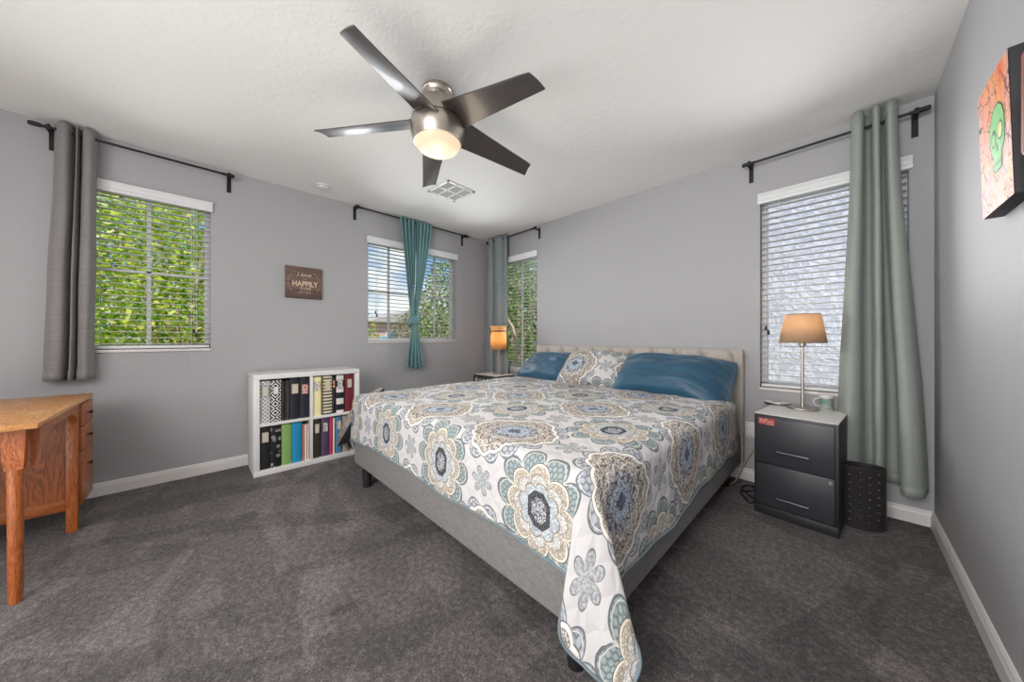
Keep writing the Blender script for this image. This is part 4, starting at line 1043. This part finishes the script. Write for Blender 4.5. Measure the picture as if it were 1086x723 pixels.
# ------------------------------------------------------------------ painted canvas on the right wall
def m_paint(g):
    x, y, z = g.sep(g.co()); v = g.xyz(y, z * 0.8)
    n1 = g.noise(v, 7, 3, 0.5, 2.2); cell = g.voro(g.xyz(y + n1 * 0.12, z * 0.7 + n1 * 0.1), 24, 'DISTANCE_TO_EDGE')
    n2 = g.noise(g.xyz(y, z), 5.5, 2, 0.5, 1.0)
    c = g.ramp(n2, (0.25, lin((206, 168, 176))), (0.42, lin((226, 150, 140))), (0.55, lin((240, 150, 78))), (0.66, lin((226, 86, 44))), (0.8, lin((214, 176, 186))))
    st_ = (n1 * 16.0).fract(); c = g.mix((st_ < 0.2) * 0.6, c, lin((240, 196, 150)))
    c = g.mix(cell < 0.03, c, lin((110, 62, 56)))
    c = g.mix(g.noise(g.xyz(y, z), 11, 2, 0.5) > 0.66, c, lin((44, 42, 46)))
    return dict(color=c)
M_paint = mat('orange_pink_painting', m_paint, rough=0.5)
M_canvas_side = mat('black_canvas_edge', col=(34, 33, 35), rough=0.6)
M_skull = mat('green_paint', lambda g: dict(color=g.mix(g.noise(g.co(), 22, 3), lin((90, 176, 84)), lin((150, 214, 140)))), rough=0.5)
M_skd = mat('dark_green_paint', col=(48, 92, 50), rough=0.5)
M_skl = mat('pale_yellow_paint', col=(206, 212, 128), rough=0.5)
PY0, PY1, PZ0, PZ1 = 1.564, 1.842, 1.453, 1.848
pt = thing('painting', 'orange and pink painted canvas with a green skull on the right wall', 'painting', (XR, (PY0 + PY1) / 2, PZ0))
cv = MB()
xb, xt = 0.318, 0.308    # hung from the top, so the face tips forward slightly
cv.prism([(xb, PZ0), (XR, PZ0), (XR, PZ1), (xt, PZ1)], lambda p, q, dd: (p, dd, q), PY0, PY1)
cv.build('stretched_canvas', M_canvas_side, pt, bevel=0.002)
def fx(z): return xb + (xt - xb) * (z - PZ0) / (PZ1 - PZ0)
fc_ = MB()
def sheet(poly, mi, e): fc_.add([(fx(z) - e, y, z) for y, z in poly], [tuple(range(len(poly)))], mi)
sheet([(PY1, PZ0), (PY0, PZ0), (PY0, PZ1), (PY1, PZ1)], 0, 0.0012)
sy, sz = 1.672, 1.652
def sk_(pts): return [(sy - a, sz + b) for a, b in pts]
sheet(sk_([(-0.036, -0.098), (0.030, -0.098), (0.038, -0.085), (0.038, -0.05), (0.060, -0.035), (0.068, 0.0), (0.066, 0.045), (0.050, 0.078), (0.022, 0.096), (-0.014, 0.096), (-0.044, 0.078), (-0.064, 0.045), (-0.068, 0.0), (-0.060, -0.032), (-0.042, -0.05), (-0.042, -0.085)]), 2, 0.0016)
sheet(sk_([(-0.030, -0.092), (0.025, -0.092), (0.031, -0.08), (0.032, -0.048), (0.054, -0.033), (0.062, 0.0), (0.060, 0.043), (0.046, 0.073), (0.020, 0.090), (-0.013, 0.090), (-0.040, 0.073), (-0.058, 0.043), (-0.062, 0.0), (-0.054, -0.030), (-0.036, -0.048), (-0.036, -0.08)]), 1, 0.0020)
def ovl(cx, cz, a, b_, n_=18): return sk_([(cx + a * math.cos(2 * PI * k / n_), cz + b_ * math.sin(2 * PI * k / n_)) for k in range(n_)])
sheet(ovl(-0.026, 0.004, 0.022, 0.027), 2, 0.0024); sheet(ovl(-0.026, 0.0, 0.015, 0.018), 1, 0.0028)
sheet(ovl(0.030, 0.010, 0.024, 0.028), 2, 0.0024); sheet(ovl(0.030, 0.010, 0.018, 0.022), 3, 0.0028)
sheet(sk_([(-0.010, -0.044), (0.0, -0.036), (0.010, -0.044), (0.004, -0.018), (-0.002, -0.014)]), 2, 0.0024)
for k in range(5):
    a = -0.022 + k * 0.012; sheet(sk_([(a, -0.086), (a + 0.0025, -0.086), (a + 0.0025, -0.062), (a, -0.062)]), 2, 0.0024)
sheet(sk_([(-0.030, -0.076), (0.028, -0.076), (0.028, -0.073), (-0.030, -0.073)]), 2, 0.0026)
fc_.build('painted_face', [M_paint, M_skull, M_skd, M_skl], pt)
p2 = thing('small_canvas', 'small brown canvas at the right edge beside the skull painting', 'painting', (XR, 1.22, 1.5))
box(0.288, XR, 1.04, 1.374, 1.49, 1.725).build('stretched_canvas', mat('cream_canvas_edge', col=(206, 196, 180), rough=0.7), p2, bevel=0.003)
box(0.2865, 0.2885, 1.044, 1.370, 1.494, 1.721).build('painted_face', mat('brown_painting', lambda g: dict(color=g.mix(g.noise(g.co(), 12, 4), lin((110, 52, 38)), lin((150, 80, 52)))), rough=0.6), p2)

# ------------------------------------------------------------------ outside
def leafmat(name, *cols):
    m = bpy.data.materials.new(name); m.use_nodes = True; nt = m.node_tree; g = G(nt); b = nt.nodes['Principled BSDF']
    ge = g.n('ShaderNodeNewGeometry'); f = S(g, ge.outputs['Random Per Island'])
    c = g.ramp(f, *[(i / (len(cols) - 1), lin(q)) for i, q in enumerate(cols)])
    g.put(b.inputs['Base Color'], c); b.inputs['Roughness'].default_value = 0.5
    t = g.n('ShaderNodeBsdfTranslucent'); g.put(t.inputs[0], c); x = g.n('ShaderNodeMixShader'); x.inputs[0].default_value = 0.45
    nt.links.new(b.outputs[0], x.inputs[1]); nt.links.new(t.outputs[0], x.inputs[2]); nt.links.new(x.outputs[0], nt.nodes['Material Output'].inputs[0])
    return m
L_lime = leafmat('lime_leaves', (96, 146, 40), (150, 190, 50), (196, 214, 74), (226, 224, 104), (244, 242, 200))
L_green = leafmat('green_leaves', (60, 96, 40), (100, 140, 60), (140, 170, 84), (180, 196, 120), (222, 220, 190))
L_olive = leafmat('olive_leaves', (84, 90, 60), (126, 134, 84), (160, 160, 110), (190, 168, 150), (214, 206, 186))
M_bark = mat('pale_pink_bark', lambda g: dict(color=g.mix(g.noise(g.scale(g.co(), (8, 8, 2)), 3, 4), lin((150, 120, 108)), lin((214, 190, 176)))), rough=0.9)
GZ = -2.8
def tree(name, label, x, y, z0, z1, rx, ry, n_, leaf, m, group='trees and shrubs outside the windows', cat='tree', branches=4):
    t = thing(name, label, cat, (x, y, GZ), 0, group)
    tk = MB(); zc = (z0 + z1) / 2
    tk.tube(catmull([(x, y, GZ), (x + 0.06, y - 0.04, (GZ + z0) / 2), (x - 0.04, y + 0.05, z0 + 0.2), (x + 0.05, y, zc)], 5), [0.09 - 0.004 * k for k in range(16)], 10)
    for k in range(branches):
        a = random.uniform(0, 2 * PI); q = random.uniform(0.5, 0.85)
        tk.tube(catmull([(x, y, z0 + 0.1 + 0.25 * k * (zc - z0) / branches), (x + rx * q * 0.4 * math.cos(a), y + ry * q * 0.4 * math.sin(a), zc - 0.1 * k), (x + rx * q * math.cos(a), y + ry * q * math.sin(a), zc + (z1 - zc) * q * 0.8)], 5), [0.035 - 0.002 * i for i in range(11)], 8)
    tk.build('trunk', M_bark, t, smooth=True)
    lv_ = MB(); hz = (z1 - z0) / 2
    for i in range(n_):
        while True:
            p = Vector((random.uniform(-1, 1), random.uniform(-1, 1), random.uniform(-1, 1)))
            if p.length <= 1 and p.length > 0.35 * random.random(): break
        lump = 0.85 + 0.3 * mnoise.noise(p * 2.2 + Vector((x, y, 0)))
        c = Vector((x + p.x * rx * lump, y + p.y * ry * lump, zc + p.z * hz * lump))
        s_ = leaf * random.uniform(0.6, 1.3)
        d_ = Vector((random.gauss(0, 1), random.gauss(0, 1), random.gauss(-0.2, 0.7))).normalized(); e_ = d_.orthogonal().normalized()
        e_ = (Matrix.Rotation(random.uniform(0, 6.28), 3, d_) @ e_)
        lv_.add([c, c + d_ * s_ * 0.5 + e_ * s_ * 0.27, c + d_ * s_, c + d_ * s_ * 0.5 - e_ * s_ * 0.27], [(0, 1, 2, 3)])
    lv_.build('foliage', m, t, flip=False)
    return t
# seen through window 1
tree('leafy_tree', 'bright lime-green tree filling the left window above the desk', -5.45, -0.15, -0.6, 3.5, 0.95, 1.2, 15000, 0.07, L_lime)
tree('leafy_tree', 'yellow-green tree seen at the left edge of the desk window, behind the first', -7.3, -2.3, -0.6, 4.2, 1.0, 1.3, 5000, 0.12, L_lime)
tree('leafy_tree', 'green tree behind the right half of the desk window', -8.1, 0.9, -0.8, 3.6, 1.3, 1.6, 6500, 0.12, L_lime)
tree('leafy_tree', 'tall green tree standing farthest back in the desk window', -12.0, -1.2, -1.2, 6.0, 1.5, 2.6, 6500, 0.16, L_green)
# through window 2
tree('leafy_tree', 'green tree on the right side of the wide window', -7.4, 4.75, -0.8, 3.3, 0.95, 1.0, 6000, 0.10, L_green)
tree('leafy_tree', 'distant round tree in the middle of the wide window', -13.5, 7.1, -1.6, 2.75, 1.4, 1.25, 2600, 0.17, L_olive)
tree('garden_shrub', 'low yellow-green shrub at the lower left of the wide window', -6.3, 2.25, -0.8, 1.62, 0.8, 0.36, 1800, 0.09, L_lime, cat='shrub')
tree('leafy_tree', 'far pale tree behind the pink house', -30, 19.5, -2, 4.6, 2.0, 2.4, 2200, 0.28, L_olive)
# through window 3
tree('leafy_tree', 'green tree outside the narrow corner window', -5.3, 5.35, -0.4, 3.4, 0.95, 0.9, 7000, 0.08, L_green)
tree('leafy_tree', 'green tree behind the corner window tree', -6.9, 7.2, -0.7, 4.4, 1.5, 1.3, 8000, 0.11, L_olive)
tree('garden_shrub', 'flowering shrub below the corner window', -4.35, 4.35, -1.0, 0.95, 0.62, 0.6, 2000, 0.07, L_olive, cat='shrub')
tag(MB().tube(catmull([(-4.55, 3.95, 2.2), (-4.42, 3.98, 1.78), (-4.22, 4.02, 1.42), (-4.10, 4.06, 1.2), (-4.06, 4.1, 0.7), (-4.1, 4.2, -0.6), (-4.15, 4.3, GZ)], 8), [0.012 + 0.0006 * k for k in range(49)], 8).build('bare_branch', M_bark, smooth=True, at=(-4.15, 4.3, GZ)), 'bare pale slanting stem outside the corner window', 'branch')
# neighbour wall behind window 4
def m_stucco(g):
    v = g.co(); n_ = g.noise(v, 28, 5, 0.7); q = g.step(g.noise(v, 22, 3, 0.6), 0.4, 0.62)
    return dict(color=g.mix(q, lin((196, 195, 210)), lin((224, 223, 234))), bump=(n_ + q, 0.5, 0.012))
M_stucco = mat('lavender_white_stucco', m_stucco, rough=0.9)
nh = thing('stucco_house', 'pale lavender stucco house close outside the right window', 'house', (1.0, 6.5, GZ), 0, 'neighbouring houses')
box(-1.9, 4.5, 5.2, 9.0, GZ, 4.2).build('house_wall', M_stucco, nh)
MB().prism([(4.9, 4.15), (9.3, 4.15), (7.1, 5.6)], lambda p, q, dd: (dd, p, q), -2.2, 4.8).build('roof', mat('brown_roof_tile', col=(140, 110, 96), rough=0.9), nh)
M_pink = mat('pink_beige_stucco', col=(206, 172, 158), rough=0.9)
ph = thing('pink_house', 'distant pink-beige house behind the wide window', 'house', (-24, 12, GZ), 0, 'neighbouring houses')
box(-27, -22, 8.5, 14.6, GZ, 2.2).build('house_wall', M_pink, ph)
MB().prism([(7.9, 2.15), (15.2, 2.15), (11.5, 3.2)], lambda p, q, dd: (dd, p, q), -27.5, -21.5).build('roof', mat('grey_roof', col=(176, 168, 166), rough=0.9), ph)
for y in (9.4, 11.1, 12.9):
    w_ = box(-22.02, -21.96, y, y + 0.9, 0.5, 1.6).build('house_window', M_vinyl, ph)
    box(-21.965, -21.94, y + 0.08, y + 0.82, 0.58, 1.52).build('pane', mat('dark_window_pane', col=(90, 104, 120), rough=0.2), w_)
um = thing('garden_umbrella', 'turquoise garden umbrella beyond the wide window', 'umbrella', (-9.0, 3.78, GZ))
MB().tube([(-9.0, 3.78, GZ), (-9.0, 3.78, 1.02)], 0.03, 10).build('pole', M_vinyl, um, smooth=True)
MB().lathe([(0.62, 0.96), (0.4, 1.02), (0.02, 1.13)], (-9.0, 3.78, 0), 8).build('canopy', mat('turquoise_canvas', col=(40, 190, 200), rough=0.7, trans=0.2), um)
gr = box(-60, 40, -50, 60, GZ - 0.1, GZ).build('ground', mat('dry_ground', lambda g: dict(color=g.mix(g.noise(g.co(), 2, 4), lin((150, 134, 110)), lin((120, 132, 80)))), rough=0.95))
struct(gr)
